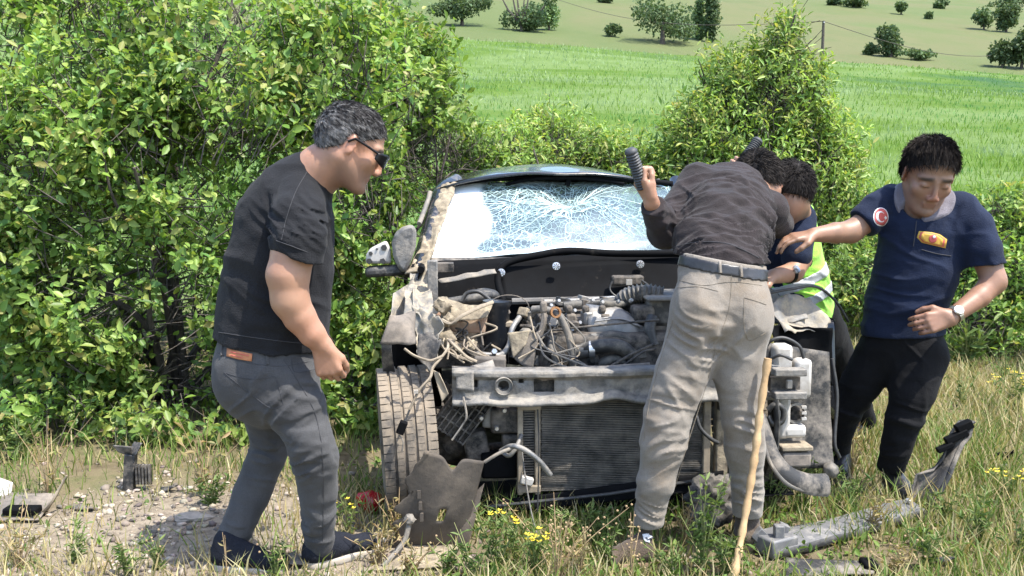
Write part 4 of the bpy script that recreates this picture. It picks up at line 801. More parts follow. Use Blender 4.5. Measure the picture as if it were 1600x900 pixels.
# right front corner: white washer tank, lamp cavity, liner, hanging bumper skin
sheet('inner_arch', 'plastic_dusty', [(1195, 535, 3.72), (1296, 550, 3.78), (1302, 730, 3.74), (1205, 735, 3.70)], 18, 22, .012, 6, .02, 12, .004)
tank = empty('washer_tank', tuple(L(1235, 620, 3.72))); tank.parent = car; TO = np.array(tank.location)
def TL(*q): return [p - TO for p in Lp(*q)]
for nm, q, sz in (('upper_body', (1220, 558, 3.72), (.08, .08, .11)), ('side_body', (1252, 590, 3.70), (.07, .07, .16)), ('lower_body', (1222, 650, 3.69), (.055, .07, .18)), ('foot', (1238, 672, 3.69), (.10, .07, .055)), ('bridge', (1230, 617, 3.70), (.14, .06, .04))):
    MB().box(TL(q)[0], sz).build(nm, MT['white_plastic'], tank, bevel=.018)
MB().lathe([(.034, -.01), (.043, -.01), (.043, .01), (.034, .01)], TL((1243, 645, 3.69))[0], (0, 1, 0), 26, True).build('ring', MT['beam'], tank)
bolt('pump', 'dark', TL((1240, 645, 3.74))[0], (0, -1, 0), .03, .03, tank, 16)
for dz in (-9, 0, 9): MB().box(TL((1256, 645 + dz, 3.67))[0], (.02, .012, .010)).build('rib', MT['white_plastic'], tank)
for py in (581, 617): MB().box(L(1233, py, 3.60), (.13, .05, .03)).build('end_plate', MT['beam'], car, bevel=.005)
MB().box(L(1225, 600, 3.64), (.12, .03, .06)).build('end_web', MT['dark'], car)
MB().box(L(1233, 600, 3.60), (.022, .02, .035)).build('white_clip', MT['white_plastic'], car, bevel=.004)
hose('bracket_loop', 'hose', [(1200, 640, 3.58), (1212, 632, 3.57), (1224, 640, 3.57), (1222, 658, 3.57), (1208, 662, 3.57), (1200, 650, 3.58)], .012, 8)
hose('bracket_arm', 'hose', [(1212, 625, 3.58), (1214, 660, 3.56), (1212, 700, 3.56)], .022, 8, flat=.5)
mb = MB(); pth = smooth_path(Lp((1188, 648, 3.50), (1198, 680, 3.46), (1210, 715, 3.43), (1232, 742, 3.42), (1262, 756, 3.44), (1292, 758, 3.48)), 7)
mb.tube(pth, list(np.linspace(.024, .045, len(pth))), 8, flat=.45); mb.build('hanging_bumper_strip', MT['plastic_dusty'], car, sharp=50)
hose('strip_edge', 'greyhose', [(1186, 655, 3.47), (1193, 690, 3.43), (1206, 728, 3.40), (1236, 760, 3.40), (1290, 772, 3.46)], .008, 6)
MB().box(L(1240, 715, 3.66), (.12, .08, .06)).build('tow_block', MT['liner'], car, bevel=.01)
MB().box(L(1240, 697, 3.66), (.13, .09, .02)).build('tow_block_top', MT['mud'], car, bevel=.005)
lump('lamp_socket', 'greyhose', L(1298, 735, 3.7), .032, .2, 6, seed=8)
# crumpled right wing top, torn bonnet hinge, cables
sheet('crushed_right_wing', 'paint', [(1200, 470, 4.0), (1262, 465, 4.1), (1300, 510, 4.0), (1225, 520, 3.85)], 18, 16, .03, 8, .03, 13, .003, .03)
sheet('crushed_right_wing', 'beam', [(1195, 455, 4.15), (1240, 460, 4.2), (1262, 500, 4.0), (1200, 505, 3.95)], 16, 14, .03, 9, .02, 14, .003, .03)
sheet('torn_right_liner', 'plastic', [(1200, 505, 3.86), (1300, 510, 3.95), (1300, 600, 4.0), (1210, 545, 3.84)], 18, 14, .02, 7, .03, 15, .004, .02)
sheet('wing_side_skin', 'body', [(1270, 480, 4.15), (1305, 500, 4.1), (1308, 660, 4.05), (1290, 640, 3.95)], 14, 10, .012, 6, 0, 16, .004)
hose('black_cable', 'blackwire', [(1195, 545, 3.66), (1205, 532, 3.64), (1225, 528, 3.64), (1248, 540, 3.64), (1256, 560, 3.64)], .007, 7)
hose('black_cable', 'blackwire', [(1205, 560, 3.64), (1220, 555, 3.62), (1238, 562, 3.62)], .007, 7)
hose('long_black_cable', 'blackwire', [(1200, 458, 3.98), (1235, 452, 3.98), (1275, 448, 4.0), (1305, 470, 4.05), (1325, 502, 4.12)], .006, 7)
hose('side_cable', 'blackwire', [(1300, 560, 3.86), (1308, 620, 3.84), (1304, 690, 3.8), (1312, 715, 3.8)], .008, 7)
lump('hanging_shredded_liner', 'plastic_dusty', L(1110, 780, 3.5), .09, .45, 11, seed=21, flat=(1.0, .5, 1.1), n=3)
lump('hanging_shredded_liner', 'plastic_dusty', L(1092, 800, 3.48), .06, .5, 11, seed=23, flat=(.7, .5, 1.5), n=3)

# ------------------------------------------------------------------ people: smooth blended volumes meshed as one surface
class SDF:
    def __init__(s, pts, pad=.3, h=.006):
        P = np.array(pts, float); s.h = h; s.lo = P.min(0) - pad; hi = P.max(0) + pad
        s.n = np.ceil((hi - s.lo) / h).astype(int) + 1; s.f = np.full(s.n, .6, np.float32)
        s.ax = [(s.lo[i] + h * np.arange(s.n[i])).astype(np.float32) for i in range(3)]
    def _blk(s, lo, hi):
        a = np.clip(np.floor((np.asarray(lo) - s.lo) / s.h).astype(int), 0, s.n - 1); b = np.clip(np.ceil((np.asarray(hi) - s.lo) / s.h).astype(int) + 1, 1, s.n)
        sl = tuple(slice(a[i], b[i]) for i in range(3)); return sl, s.ax[0][sl[0]][:, None, None], s.ax[1][sl[1]][None, :, None], s.ax[2][sl[2]][None, None, :]
    def _comb(s, sl, d, k, op):
        f = s.f[sl]
        if op == 'add': hh = np.maximum(k - np.abs(f - d), 0) / k; s.f[sl] = np.minimum(f, d) - hh * hh * k * .25
        else: d = -d; hh = np.maximum(k - np.abs(f - d), 0) / k; s.f[sl] = np.maximum(f, d) + hh * hh * k * .25
    def cone(s, a, b, ra, rb, k=.02, n=None, fl=1.0, op='add'):
        a = np.asarray(a, float); b = np.asarray(b, float); r = max(ra, rb) * max(1, fl) + k + .045
        sl, X, Y, Z = s._blk(np.minimum(a, b) - r, np.maximum(a, b) + r)
        if 0 in s.f[sl].shape: return s
        ab = b - a; L2 = max(ab @ ab, 1e-9); x, y, z = X - a[0], Y - a[1], Z - a[2]
        t = np.clip((x * ab[0] + y * ab[1] + z * ab[2]) / L2, 0, 1); x = x - t * ab[0]; y = y - t * ab[1]; z = z - t * ab[2]
        if n is not None:
            n = unit(n); q = (x * n[0] + y * n[1] + z * n[2]) * (1 / fl - 1); x = x + q * n[0]; y = y + q * n[1]; z = z + q * n[2]
        d = np.sqrt(x * x + y * y + z * z) - (ra + (rb - ra) * t)
        s._comb(sl, d * (1 if n is None else .5 + .5 * min(fl, 1)), k, op); return s
    def ell(s, c, r, B=None, k=.02, op='add'):
        c = np.asarray(c, float); r = np.asarray(r, float); B = np.eye(3) if B is None else np.asarray(B)     # rows: axes
        m = r.max() + k + .04; sl, X, Y, Z = s._blk(c - m, c + m); x, y, z = X - c[0], Y - c[1], Z - c[2]
        if 0 in s.f[sl].shape: return s
        q = [(x * B[i][0] + y * B[i][1] + z * B[i][2]) / r[i] for i in range(3)]; g = np.sqrt(q[0] ** 2 + q[1] ** 2 + q[2] ** 2) + 1e-6
        g2 = np.sqrt((q[0] / r[0]) ** 2 + (q[1] / r[1]) ** 2 + (q[2] / r[2]) ** 2) + 1e-6
        s._comb(sl, g * (g - 1) / g2, k, op); return s
    def poly(s, pts, k=.03, n=None, fl=1.0):
        """a chain of (position, radius), blended inside itself first so that joints do not bulge"""
        A = np.array([p for p, _ in pts]); r = max(q for _, q in pts) + k + .05
        o = SDF.__new__(SDF); sl, X, Y, Z = s._blk(A.min(0) - r, A.max(0) + r); o.h = s.h; o.f = np.full(s.f[sl].shape, .6, np.float32)
        o.ax = [s.ax[i][sl[i]] for i in range(3)]; o.lo = np.array([o.ax[i][0] for i in range(3)], float); o.n = np.array(o.f.shape)
        for (a, ra), (b, rb) in zip(pts[:-1], pts[1:]): o.cone(a, b, ra, rb, .010, n, fl)
        s._comb(sl, o.f, k, 'add'); return s
    def plane(s, p, n):
        """keep the side the normal points away from"""
        n = unit(n); s.f = np.maximum(s.f, ((s.ax[0] - p[0])[:, None, None] * n[0] + (s.ax[1] - p[1])[None, :, None] * n[1] + (s.ax[2] - p[2])[None, None, :] * n[2]).astype(np.float32)); return s
    def copy(s, grow=0.0):
        o = SDF.__new__(SDF); o.h, o.lo, o.n, o.ax = s.h, s.lo, s.n, s.ax; o.f = s.f - np.float32(grow); return o
    def cut_ball(s, c, r, keep=True):
        sl, X, Y, Z = s._blk(np.asarray(c) - r - .05, np.asarray(c) + r + .05); d = np.sqrt((X - c[0]) ** 2 + (Y - c[1]) ** 2 + (Z - c[2]) ** 2) - r
        s.f[sl] = np.maximum(s.f[sl], -d); return s
    def union(s, o, k=.02):
        hh = np.maximum(k - np.abs(s.f - o.f), 0) / k; s.f = np.minimum(s.f, o.f) - hh * hh * k * .25; return s
    def like(s):
        o = s.copy(); o.f = np.full_like(s.f, .6); return o
    def disp(s, fn, band=.035):
        m = np.abs(s.f) < band; i, j, k = np.nonzero(m); P = np.stack([s.ax[0][i], s.ax[1][j], s.ax[2][k]], 1).astype(float); s.f[i, j, k] += fn(P).astype(np.float32); return s
    def mesh(s):
        f = s.f.copy(); f[0] = f[-1] = .6; f[:, 0] = f[:, -1] = .6; f[:, :, 0] = f[:, :, -1] = .6
        sg = f < 0; c = [slice(None, -1), slice(1, None)]
        cnt = sum(sg[c[a], c[b], c[d]].astype(np.uint8) for a in (0, 1) for b in (0, 1) for d in (0, 1)); act = (cnt > 0) & (cnt < 8)
        I = np.argwhere(act); idx = np.full(act.shape, -1, np.int32); idx[act] = np.arange(len(I))
        acc = np.zeros((len(I), 3)); num = np.zeros(len(I)); cor = [(a, b, d) for a in (0, 1) for b in (0, 1) for d in (0, 1)]
        val = {q: f[I[:, 0] + q[0], I[:, 1] + q[1], I[:, 2] + q[2]] for q in cor}
        for q in cor:
            for ax in range(3):
                if q[ax] == 0:
                    p = list(q); p[ax] = 1; p = tuple(p); a, b = val[q], val[p]; mk = (a < 0) != (b < 0); t = np.where(mk, a / np.where(mk, a - b, 1), 0)
                    w_ = np.array(q, float)[None].repeat(len(I), 0); w_[:, ax] = t; acc += w_ * mk[:, None]; num += mk
        V = s.lo + s.h * (I + acc / num[:, None]); Fq = []
        for ax in range(3):
            o1, o2 = [(1, 2), (2, 0), (0, 1)][ax]; sh = [slice(None)] * 3; a_ = [slice(1, -1)] * 3; a_[ax] = slice(None, -1); b_ = list(a_); b_[ax] = slice(1, None)
            A, Bq = sg[tuple(a_)], sg[tuple(b_)]; E = np.argwhere(A != Bq); e0 = E.copy()
            for o in range(3):
                if o != ax: e0[:, o] += 1
            ins = A[tuple(E.T)]
            def cell(d1, d2): q = e0.copy(); q[:, o1] -= d1; q[:, o2] -= d2; return idx[tuple(q.T)]
            quad = np.stack([cell(1, 1), cell(0, 1), cell(0, 0), cell(1, 0)], 1); quad[~ins] = quad[~ins][:, ::-1]; Fq.append(quad)
        return V, np.concatenate(Fq)

def bvh(V, Fx): return BVHTree.FromPolygons([Vector(v) for v in V], [tuple(map(int, f)) for f in Fx])
def onto(tree, px, py, off=.003):
    d = unit(ray(px, py)); h = tree.ray_cast(Vector(CP), Vector(d))
    if h[0] is None: return None
    n = np.array(h[1]); n = -n if n @ d > 0 else n
    return np.array(h[0]) + n * off, n
def stitch(name, tree, pts, r, mat, parent, base, n=5, k=5, off=.001):
    P = [V3(p[0], p[1], 0) for p in pts]; P = smooth_path(P, k) if len(P) > 2 else [P[0] + (P[1] - P[0]) * t for t in np.linspace(0, 1, 8)]
    Q = [onto(tree, p[0], p[1], off) for p in P]; Q = [q[0] - base for q in Q if q is not None]
    if len(Q) > 1: return MB().tube(Q, r, n).build(name, mat, parent, sharp=60)
def badge(name, tree, poly, mat, parent, base, off=.004, cx=None):
    """a flat cloth patch that follows the surface; poly in pixels, triangulated from its centre in rings"""
    poly = np.array(poly, float); c = poly.mean(0) if cx is None else np.array(cx, float); V = []; m_ = len(poly); Fx = []
    for rr in (0.0, .35, .7, 1.0):
        for p in ([c] if rr == 0 else c + (poly - c) * rr):
            q = onto(tree, p[0], p[1], off); V.append(q[0] - base if q is not None else (V[-1] if V else V3(0, 0, 0)))
    Fx += [(0, 1 + k, 1 + (k + 1) % m_) for k in range(m_)]
    for g in range(2):
        a0 = 1 + g * m_; Fx += [(a0 + k, a0 + m_ + k, a0 + m_ + (k + 1) % m_, a0 + (k + 1) % m_) for k in range(m_)]
    mb = MB(); mb.add(V, Fx); return mb.build(name, mat, parent, sharp=60, solid=.001)

def frame(fwd, up=(0, 0, 1)):
    f = unit(fwd); r = unit(np.cross(f, up)); u = np.cross(r, f); return f, r, u
def hand(S, wrist, d, n, t, curl, sc=1.0, thumb=1.0):
    """d: wrist to knuckles, n: where the palm faces, t: thumb side"""
    d = unit(d); n = unit(n - d * (np.asarray(n) @ d)); t = unit(t - d * (np.asarray(t) @ d) - n * (np.asarray(t) @ n)); w_ = np.asarray(wrist, float)
    for i in range(4):
        kn = w_ + sc * (d * (.092 - .004 * abs(i - 1)) + t * (.031 - .0215 * i)); S.cone(w_ + sc * t * (.014 - .010 * i), kn, .0175 * sc, .0125 * sc, .012 * sc)
        p = kn; a = 0.0; ln = [.043, .027, .022]; ks = [.98, 1.08, 1.0, .8][i]
        for j in range(3):
            a += curl[j] * (1 + .05 * i); q = p + sc * ks * ln[j] * (d * math.cos(a) + n * math.sin(a)); S.cone(p, q, (.0100 - .001 * j) * sc, (.0093 - .001 * j) * sc, .002 * sc); p = q
    p0 = w_ + sc * (d * .022 + t * .022); p1 = p0 + sc * .045 * unit(d * .75 + t * .75 * thumb + n * .35); p2 = p1 + sc * .034 * unit(d + t * .15 * thumb + n * .55); p3 = p2 + sc * .026 * unit(d * .9 - t * .2 + n * .6)
    S.cone(p0, p1, .018 * sc, .0135 * sc, .015 * sc); S.cone(p1, p2, .0125 * sc, .0115 * sc, .005 * sc); S.cone(p2, p3, .0115 * sc, .0095 * sc, .004 * sc)
def head(S, c, fr, sc, neck, nr=.06):
    f, r, u = fr; B = [f, r, u]; P = lambda a, b, d: np.asarray(c) + sc * (f * a + r * b + u * d)
    S.ell(P(-.012, 0, .033), np.array([.100, .077, .088]) * sc, B, .02); S.ell(P(.018, 0, -.035), np.array([.078, .065, .092]) * sc, B, .03)
    for s in (-1, 1):
        S.cone(P(-.012, s * .054, -.05), P(.062, s * .022, -.106), .022 * sc, .020 * sc, .03); S.ell(P(.058, s * .040, -.028), np.array([.026, .026, .024]) * sc, B, .02)
        S.cone(P(.084, s * .012, .020), P(.068, s * .050, .018), .012 * sc, .010 * sc, .014)
        S.ell(P(.106, s * .032, -.004), np.array([.020, .019, .013]) * sc, B, .010, 'sub'); S.ell(P(.076, s * .032, -.004), np.array([.016, .017, .014]) * sc, B, .003)
        S.ell(P(-.010, s * .080, -.008), np.array([.019, .007, .032]) * sc, [unit(f * .9 + r * s * .45), unit(r * s - f * s * 0 - f * .45), u], .006); S.ell(P(-.004, s * .090, -.005), np.array([.009, .006, .018]) * sc, B, .005, 'sub')
        S.ell(P(.102, s * .013, -.046), np.array([.012, .009, .009]) * sc, B, .006)
    S.ell(P(.078, 0, -.108), np.array([.022, .024, .020]) * sc, B, .02)
    S.cone(P(.094, 0, .010), P(.110, 0, -.036), .007 * sc, .010 * sc, .012); S.ell(P(.109, 0, -.040), np.array([.011, .011, .009]) * sc, B, .006)
    S.cone(P(.089, -.020, -.0705), P(.089, .020, -.0705), .005 * sc, .005 * sc, .008); S.cone(P(.087, -.016, -.081), P(.087, .016, -.081), .006 * sc, .006 * sc, .008)
    S.cone(P(.0955, -.018, -.0758), P(.0955, .018, -.0758), .0022 * sc, .0022 * sc, .003, op='sub')
    S.cone(P(-.022, 0, -.045), neck, nr * .95, nr * 1.08, .035)
    return P
def skin_colors(V, c, fr, sc, base, stubble=.35):
    f, r, u = fr; q = (V - c) / sc; a, b, d = q @ f, q @ r, q @ u; C_ = np.tile(np.array(base, float), (len(V), 1))
    C_ *= (1 + .14 * noise3(V * 16) + .05 * noise3(V * 60) + .05 * noise3(V * 150))[:, None] * (1 + noise3(V * 9 + 4)[:, None] * np.array([.03, -.07, -.09]))
    hd = np.linalg.norm(q, axis=1) < .17
    red = np.exp(-((a - .11) / .03) ** 2 - ((d + .04) / .025) ** 2 - (b / .03) ** 2) + .6 * np.exp(-((np.abs(b) - .082) / .02) ** 2 - ((d + .005) / .04) ** 2); C_ = C_ * (1 + red[:, None] * np.array([.12, -.14, -.14]))
    st = hd * np.clip(sstep(-.035, -.075, d) * sstep(-.03, .0, a) + sstep(-.052, -.06, d) * sstep(.08, .09, a) * .6, 0, 1) * stubble; C_ = C_ * (1 - st[:, None]) + np.array([.10, .075, .065]) * st[:, None]
    lip = hd * np.exp(-((d + .076) / .0095) ** 4 - (b / .023) ** 4) * (a > .08); C_ = C_ * (1 - lip[:, None] * .35) + np.array([.24, .10, .085]) * lip[:, None] * .35
    br = hd * np.exp(-((d - .021 - .004 * np.cos(b * 60)) / .0075) ** 4 - ((np.abs(b) - .034) / .023) ** 6) * (a > .05); C_ = C_ * (1 - br[:, None] * .92) + np.array([.02, .015, .012]) * br[:, None] * .92
    ey = hd * np.exp(-((d + .0085) / .0022) ** 2 - ((np.abs(b) - .032) / .014) ** 4) * (a > .05); C_ = C_ * (1 - ey[:, None] * .8) + np.array([.03, .02, .02]) * ey[:, None] * .8
    return np.clip(C_, 0, 1)
def hair(c, fr, sc, root, base, col_, line=.072, nape=-.055, grey=0.0, length=.014, bulk=.012, n=12000, front=.10, stand=.16):
    f, r, u = fr; B = [f, r, u]; c = np.asarray(c); S = SDF([c - .16 * sc, c + .16 * sc], .02, .005)
    S.ell(c + sc * (u * .034 - f * .012), (np.array([.100, .077, .088]) + bulk) * sc, B, .01); S.ell(c + sc * (u * .01 - f * .035), (np.array([.075, .074, .085]) + bulk * .9) * sc, B, .02)
    p0 = c + sc * (f * .09 + u * line); p1 = c + sc * (-f * .085 + u * nape); e = unit(p1 - p0); nrm = unit(np.cross(e, r)); nrm = nrm if nrm @ u < 0 else -nrm
    S.disp(lambda P: .003 * noise3(np.stack([(P - c) @ f * 22, (P - c) @ r * 90, (P - c) @ u * 50], 1)) + .003 * noise3(P * 24)); S.plane((p0 + p1) / 2, nrm)
    for s in (-1, 1): S.ell(c + sc * (f * -.008 + r * s * .088 - u * .006), np.array([.024, .03, .036]) * sc, B, .004, 'sub')
    V, Fx = S.mesh(); Vn = np.zeros_like(V); fn = np.cross(V[Fx[:, 1]] - V[Fx[:, 0]], V[Fx[:, 2]] - V[Fx[:, 0]])
    for k in range(4): np.add.at(Vn, Fx[:, k], fn)
    Vn /= np.linalg.norm(Vn, axis=1, keepdims=True) + 1e-9
    cc = np.tile(np.array(col_, float), (len(V), 1)) * (1 + .3 * noise3(V * 70))[:, None]
    if grey: g = sstep(.6, -.4, noise3(V * 130) + ((V - c) @ u) / .08 * .4)[:, None] * grey; cc = cc * (1 - g) + np.array([.30, .29, .28]) * g
    me = np_mesh('hair', V - base, Fx, cc, smooth=True); o = mesh_obj('hair', me, MT['hair'], root)
    i = R.integers(0, len(V), n); p = V[i]; nn = Vn[i]; ok = (nn @ nrm) < .6; p, nn, i = p[ok], nn[ok], i[ok]; q = len(p)
    cb = f * .75 - u * .15 + r * .18; cb = cb - nn * (nn @ cb)[:, None]; d = nn * stand + cb * .8 + rdir(q) * .08; d /= np.linalg.norm(d, axis=1, keepdims=True); l = length * sc * (.6 + .8 * R.random(q)); sd_ = np.cross(d, rdir(q)); sd_ /= np.linalg.norm(sd_, axis=1, keepdims=True); w_ = .0007
    SV = np.stack([p - sd_ * w_, p + sd_ * w_, p + d * l[:, None] * .6 + sd_ * w_ * .7, p + d * l[:, None] + (f * .3 - u * .3) * l[:, None] * .3], 1).reshape(-1, 3) - base; k4 = 4 * np.arange(q)[:, None]
    c2 = cc[i] * (1 + .5 * (R.random((q, 1)) - .5))
    mesh_obj('hair_strands', np_mesh('hair_strands', SV, np.concatenate([k4 + [0, 1, 2], k4 + [0, 2, 3]]), np.repeat(c2, 4, 0)), MT['hair'], o, kind='stuff')
def cloth_obj(name, S, mat, root, base):
    V, Fx = S.mesh(); o = mesh_obj(name, np_mesh(name, V - base, Fx, smooth=True), MT[mat], root); return o, V, Fx
def shoe(name, root, base, ankle, d, mat, sole, L_=.28, z=None, high=.0, full=False):
    """an upper with toe box, tongue and collar, plus a separate sole"""
    d = unit(V3(d[0], d[1], 0)); s = V3(-d[1], d[0], 0); z0 = gz1(ankle[0], ankle[1]) if z is None else z; heel = V3(ankle[0], ankle[1], z0) - d * .055
    S = SDF([heel - .1, heel + d * L_ + .1 + V3(0, 0, .12)], .04, .005); P = lambda a, b, c_: heel + d * a + s * b + V3(0, 0, c_)
    S.cone(P(.03, 0, .05), P(.10, 0, .058), .038, .040, .03); S.cone(P(.10, 0, .055), P(L_ - .05, .0, .042), .045, .036, .03, (0, 0, 1), .8); S.cone(P(L_ - .055, -.012, .040), P(L_ - .045, .014, .040), .036, .034, .02, (0, 0, 1), .8)
    S.cone(P(.045, 0, .06), P(.05, 0, .105 + high), .042, .044, .03); S.cone(P(.09, 0, .09), P(.15, 0, .075), .028, .022, .03)
    for k in range(4): S.cone(P(.115 + .022 * k, -.025, .098 - .007 * k), P(.118 + .022 * k, .025, .098 - .007 * k), .004, .004, .004)
    S.plane(P(0, 0, .022), (0, 0, -1)); S.disp(lambda Q: .003 * noise3(Q * 30)); o, V, Fx = cloth_obj(name, S, mat, root, base)
    S = SDF([heel - .1, heel + d * L_ + .1], .04, .005); S.cone(P(.035, 0, .014), P(.12, 0, .014), .040, .039, .02); S.cone(P(.12, 0, .014), P(L_ - .045, .0, .014), .040, .046, .02); S.plane(P(0, 0, .026), (0, 0, 1)); S.plane(P(0, 0, -.002), (0, 0, -1))
    cloth_obj('sole', S, sole, o, base); return (o, V, Fx) if full else o
def folds(specs, grain=.003, seed=0):
    """specs: (centre, radius, direction, wavelength, amplitude)"""
    def fn(P):
        d = grain * (.4 - 1.2 * np.clip(1 - 3 * np.abs(noise3(P * 10 + seed)), 0, 1)) + grain * .5 * noise3(P * 37 + seed); wob = np.stack([noise3(P * 5 + seed + 9 * q) for q in range(3)], 1) * .055
        for k, (c, r_, dr, wl, am) in enumerate(specs):
            g = np.exp(-(((P - c) ** 2).sum(1) / (r_ * 1.1) ** 2)); n = unit(dr); a = unit(np.cross(n, [.3, .9, .2])); b2 = np.cross(n, a); Q = P - c + wob
            v = noise3(np.stack([Q @ n / wl, Q @ a / (wl * 5), Q @ b2 / (wl * 5)], 1) + k * 5.7 + seed); d = d - am * 1.7 * g * (np.clip(1 - 3.2 * np.abs(v), -.3, 1) + .1)
        return d
    return fn
def fabric(name, c1, c2, scale, weave=220, bmp=.35, rough=.9, stains=None, sheen=.15, samt=.5):
    m, nt, b = nodes(name); c = ramp(nt, noise(nt, scale, 6, .6), [(.35, c1), (.65, c2)])
    if stains: c = mix(nt, ramp(nt, noise(nt, 5.5, 8, .7), [(.62 - samt * .25, (0, 0, 0)), (.85 - samt * .25, (.75, .75, .75))]), c, stains)
    c = mix(nt, ramp(nt, noise(nt, weave, 2, .5), [(.35, (.0, .0, .0)), (.7, (.5, .5, .5))]), c, mix(nt, 1.0, c, (.62, .62, .62), 'MULTIPLY'))
    nt.links.new(c, b.inputs['Base Color']); b.inputs['Roughness'].default_value = rough; b.inputs['Specular IOR Level'].default_value = .2; b.inputs['Sheen Weight'].default_value = sheen
    h = nt.nodes.new('ShaderNodeMath'); h.operation = 'ADD'; nt.links.new(noise(nt, 16, 5, .6, None, .8), h.inputs[0]); nt.links.new(noise(nt, weave, 2), h.inputs[1]); bump(nt, b, h.outputs[0], bmp, .012); return m
m, nt, b = nodes('skin'); nt.links.new(attr_col(nt), b.inputs['Base Color']); b.inputs['Roughness'].default_value = .5; b.inputs['Subsurface Weight'].default_value = .12; b.inputs['Subsurface Radius'].default_value = (.02, .008, .004); b.inputs['Subsurface Scale'].default_value = .3; bump(nt, b, noise(nt, 180, 3), .12, .003); MT['skin'] = m
m, nt, b = nodes('hair'); nt.links.new(attr_col(nt), b.inputs['Base Color']); b.inputs['Roughness'].default_value = .75; b.inputs['Specular IOR Level'].default_value = .2; MT['hair'] = m
MT['black_tee'] = fabric('black_cotton', (.010, .0105, .0125), (.014, .0145, .017), 6, sheen=.04)
MT['grey_jeans'] = fabric('grey_denim', (.072, .072, .074), (.044, .044, .046), 5, 260, .25, sheen=.08)
MT['brown_shirt'] = fabric('dark_brown_jersey', (.032, .025, .026), (.022, .018, .018), 6, sheen=.08)
MT['beige_jeans'] = fabric('dirty_beige_denim', (.245, .218, .186), (.20, .176, .148), 5, 260, .22, stains=(.18, .14, .10), samt=.6)
MT['navy'] = fabric('navy_cotton', (.009, .016, .040), (.007, .012, .030), 6, sheen=.04)
MT['black_trousers'] = fabric('black_twill', (.004, .004, .005), (.006, .006, .0075), 6, sheen=.02)
MT['lime'] = fabric('lime_mesh', (.38, .78, .10), (.30, .66, .08), 8, 180, .3)
MT['reflective'] = fabric('silver_tape', (.50, .52, .54), (.42, .44, .46), 8, 300, .15, .4)
MT['collar'] = fabric('grey_collar', (.17, .155, .175), (.13, .12, .14), 12)
MT['leather'] = M('black_leather', (.016, .016, .018), (.03, .03, .033), 20, .4, bmp=.2)
MT['shoe_dark'] = fabric('dark_navy_shoe', (.010, .012, .018), (.016, .018, .026), 12, 200, sheen=.0)
MT['shoe_brown'] = fabric('dusty_suede', (.10, .075, .055), (.06, .045, .035), 12, 200, stains=(.30, .23, .16))
MT['sole_white'] = M('pale_sole', (.55, .54, .52), (.4, .38, .35), 10, .7, dust=DUST, damt=.4); MT['sole_brown'] = M('muddy_sole', (.26, .18, .12), (.17, .12, .08), 9, .9, bmp=.4); MT['sole_black'] = M('black_sole', (.02, .02, .02), None, 9, .7, dust=DUST, damt=.3)
MT['thread'] = M('dark_thread', (.05, .05, .055), None, 40, .9); MT['tan_thread'] = M('tan_thread', (.22, .185, .14), None, 40, .9)
MT['lens'] = M('sunglass_black', (.006, .006, .007), None, 8, .35, bmp=0, spec=.25)
MT['patch'] = M('orange_leather_patch', (.42, .17, .07), (.32, .12, .05), 30, .7)
MT['watch'] = M('watch_steel', (.62, .62, .60), (.5, .5, .5), 12, .25, metal=.9, bmp=.02)
MT['white_cloth'] = M('white_print', (.75, .73, .72), (.66, .64, .63), 30, .85); MT['red_cloth'] = M('red_print', (.52, .10, .09), (.46, .09, .08), 30, .85); MT['gold_cloth'] = M('gold_embroidery', (.58, .36, .06), (.50, .28, .05), 60, .8)
SK = (.33, .18, .115)

# ---- man in black at the left
def at_(px, py, Y, r_=0): return at(px, py, Y)
def pr(*q): return [(at(a, b_, y), r_) for (a, b_, y, r_) in q]
base = V3(-.86, 3.24, 0)
p1 = empty('person', tuple(base), label='man in black t-shirt, grey jeans and sunglasses looking down at the wreck', cat='person')
hc = at(549, 226, 3.22); fr = frame((.86, .26, -.46)); sc = 1.13
S = SDF([at(300, 160, 3.5), at(630, 880, 2.9)], .12, .006)
head(S, hc, fr, sc, at(488, 278, 3.24), .072); S.cone(at(500, 262, 3.24), at(468, 300, 3.26), .075, .10, .04)
S.poly(pr((466, 330, 3.11, .055), (458, 395, 3.03, .070), (450, 430, 3.02, .070), (453, 468, 3.02, .060)), .03); S.poly(pr((453, 468, 3.02, .058), (468, 495, 3.03, .053), (488, 522, 3.04, .043), (503, 538, 3.05, .034)), .02)
w1 = at(503, 540, 3.05); hand(S, w1, V3(.25, .05, -.95), V3(.05, .95, .0), V3(.95, 0, .2), (.75, 1.15, .7), 1.05, .6)
S.poly(pr((478, 330, 3.42, .06), (478, 430, 3.46, .05), (490, 520, 3.40, .034)), .03); hand(S, at(490, 522, 3.40), V3(.1, 0, -1), V3(-.2, .9, 0), V3(.9, .2, 0), (.5, .7, .5), 1.0)
V, Fx = S.mesh(); bd = mesh_obj('body', np_mesh('body', V - base, Fx, skin_colors(V, hc, fr, sc, SK, .45), smooth=True), MT['skin'], p1)
hair(hc, fr, sc, p1, base, (.022, .020, .020), .070, -.060, grey=.55, length=.011, bulk=.003, stand=.18)
S = SDF([at(300, 230, 3.6), at(560, 600, 2.9)], .1, .006)
S.cone(at(486, 272, 3.245), at(462, 300, 3.25), .078, .115, .04)
S.poly(pr((468, 296, 3.25, .115), (446, 345, 3.24, .172), (438, 415, 3.24, .192), (428, 480, 3.24, .200), (421, 546, 3.24, .203)), .05, (.35, .94, 0), .88)
S.poly(pr((470, 310, 3.38, .085), (476, 400, 3.45, .085)), .05)
S.plane(at(390, 533, 3.22), V3(-.14, 0, -1))
sv = S.like(); sv.poly(pr((466, 306, 3.17, .082), (466, 340, 3.08, .086), (468, 380, 3.03, .085), (464, 420, 3.02, .082)), .03); sv.plane(at(459, 398, 3.02), V3(-.38, 0, -1)); S.union(sv, .02)
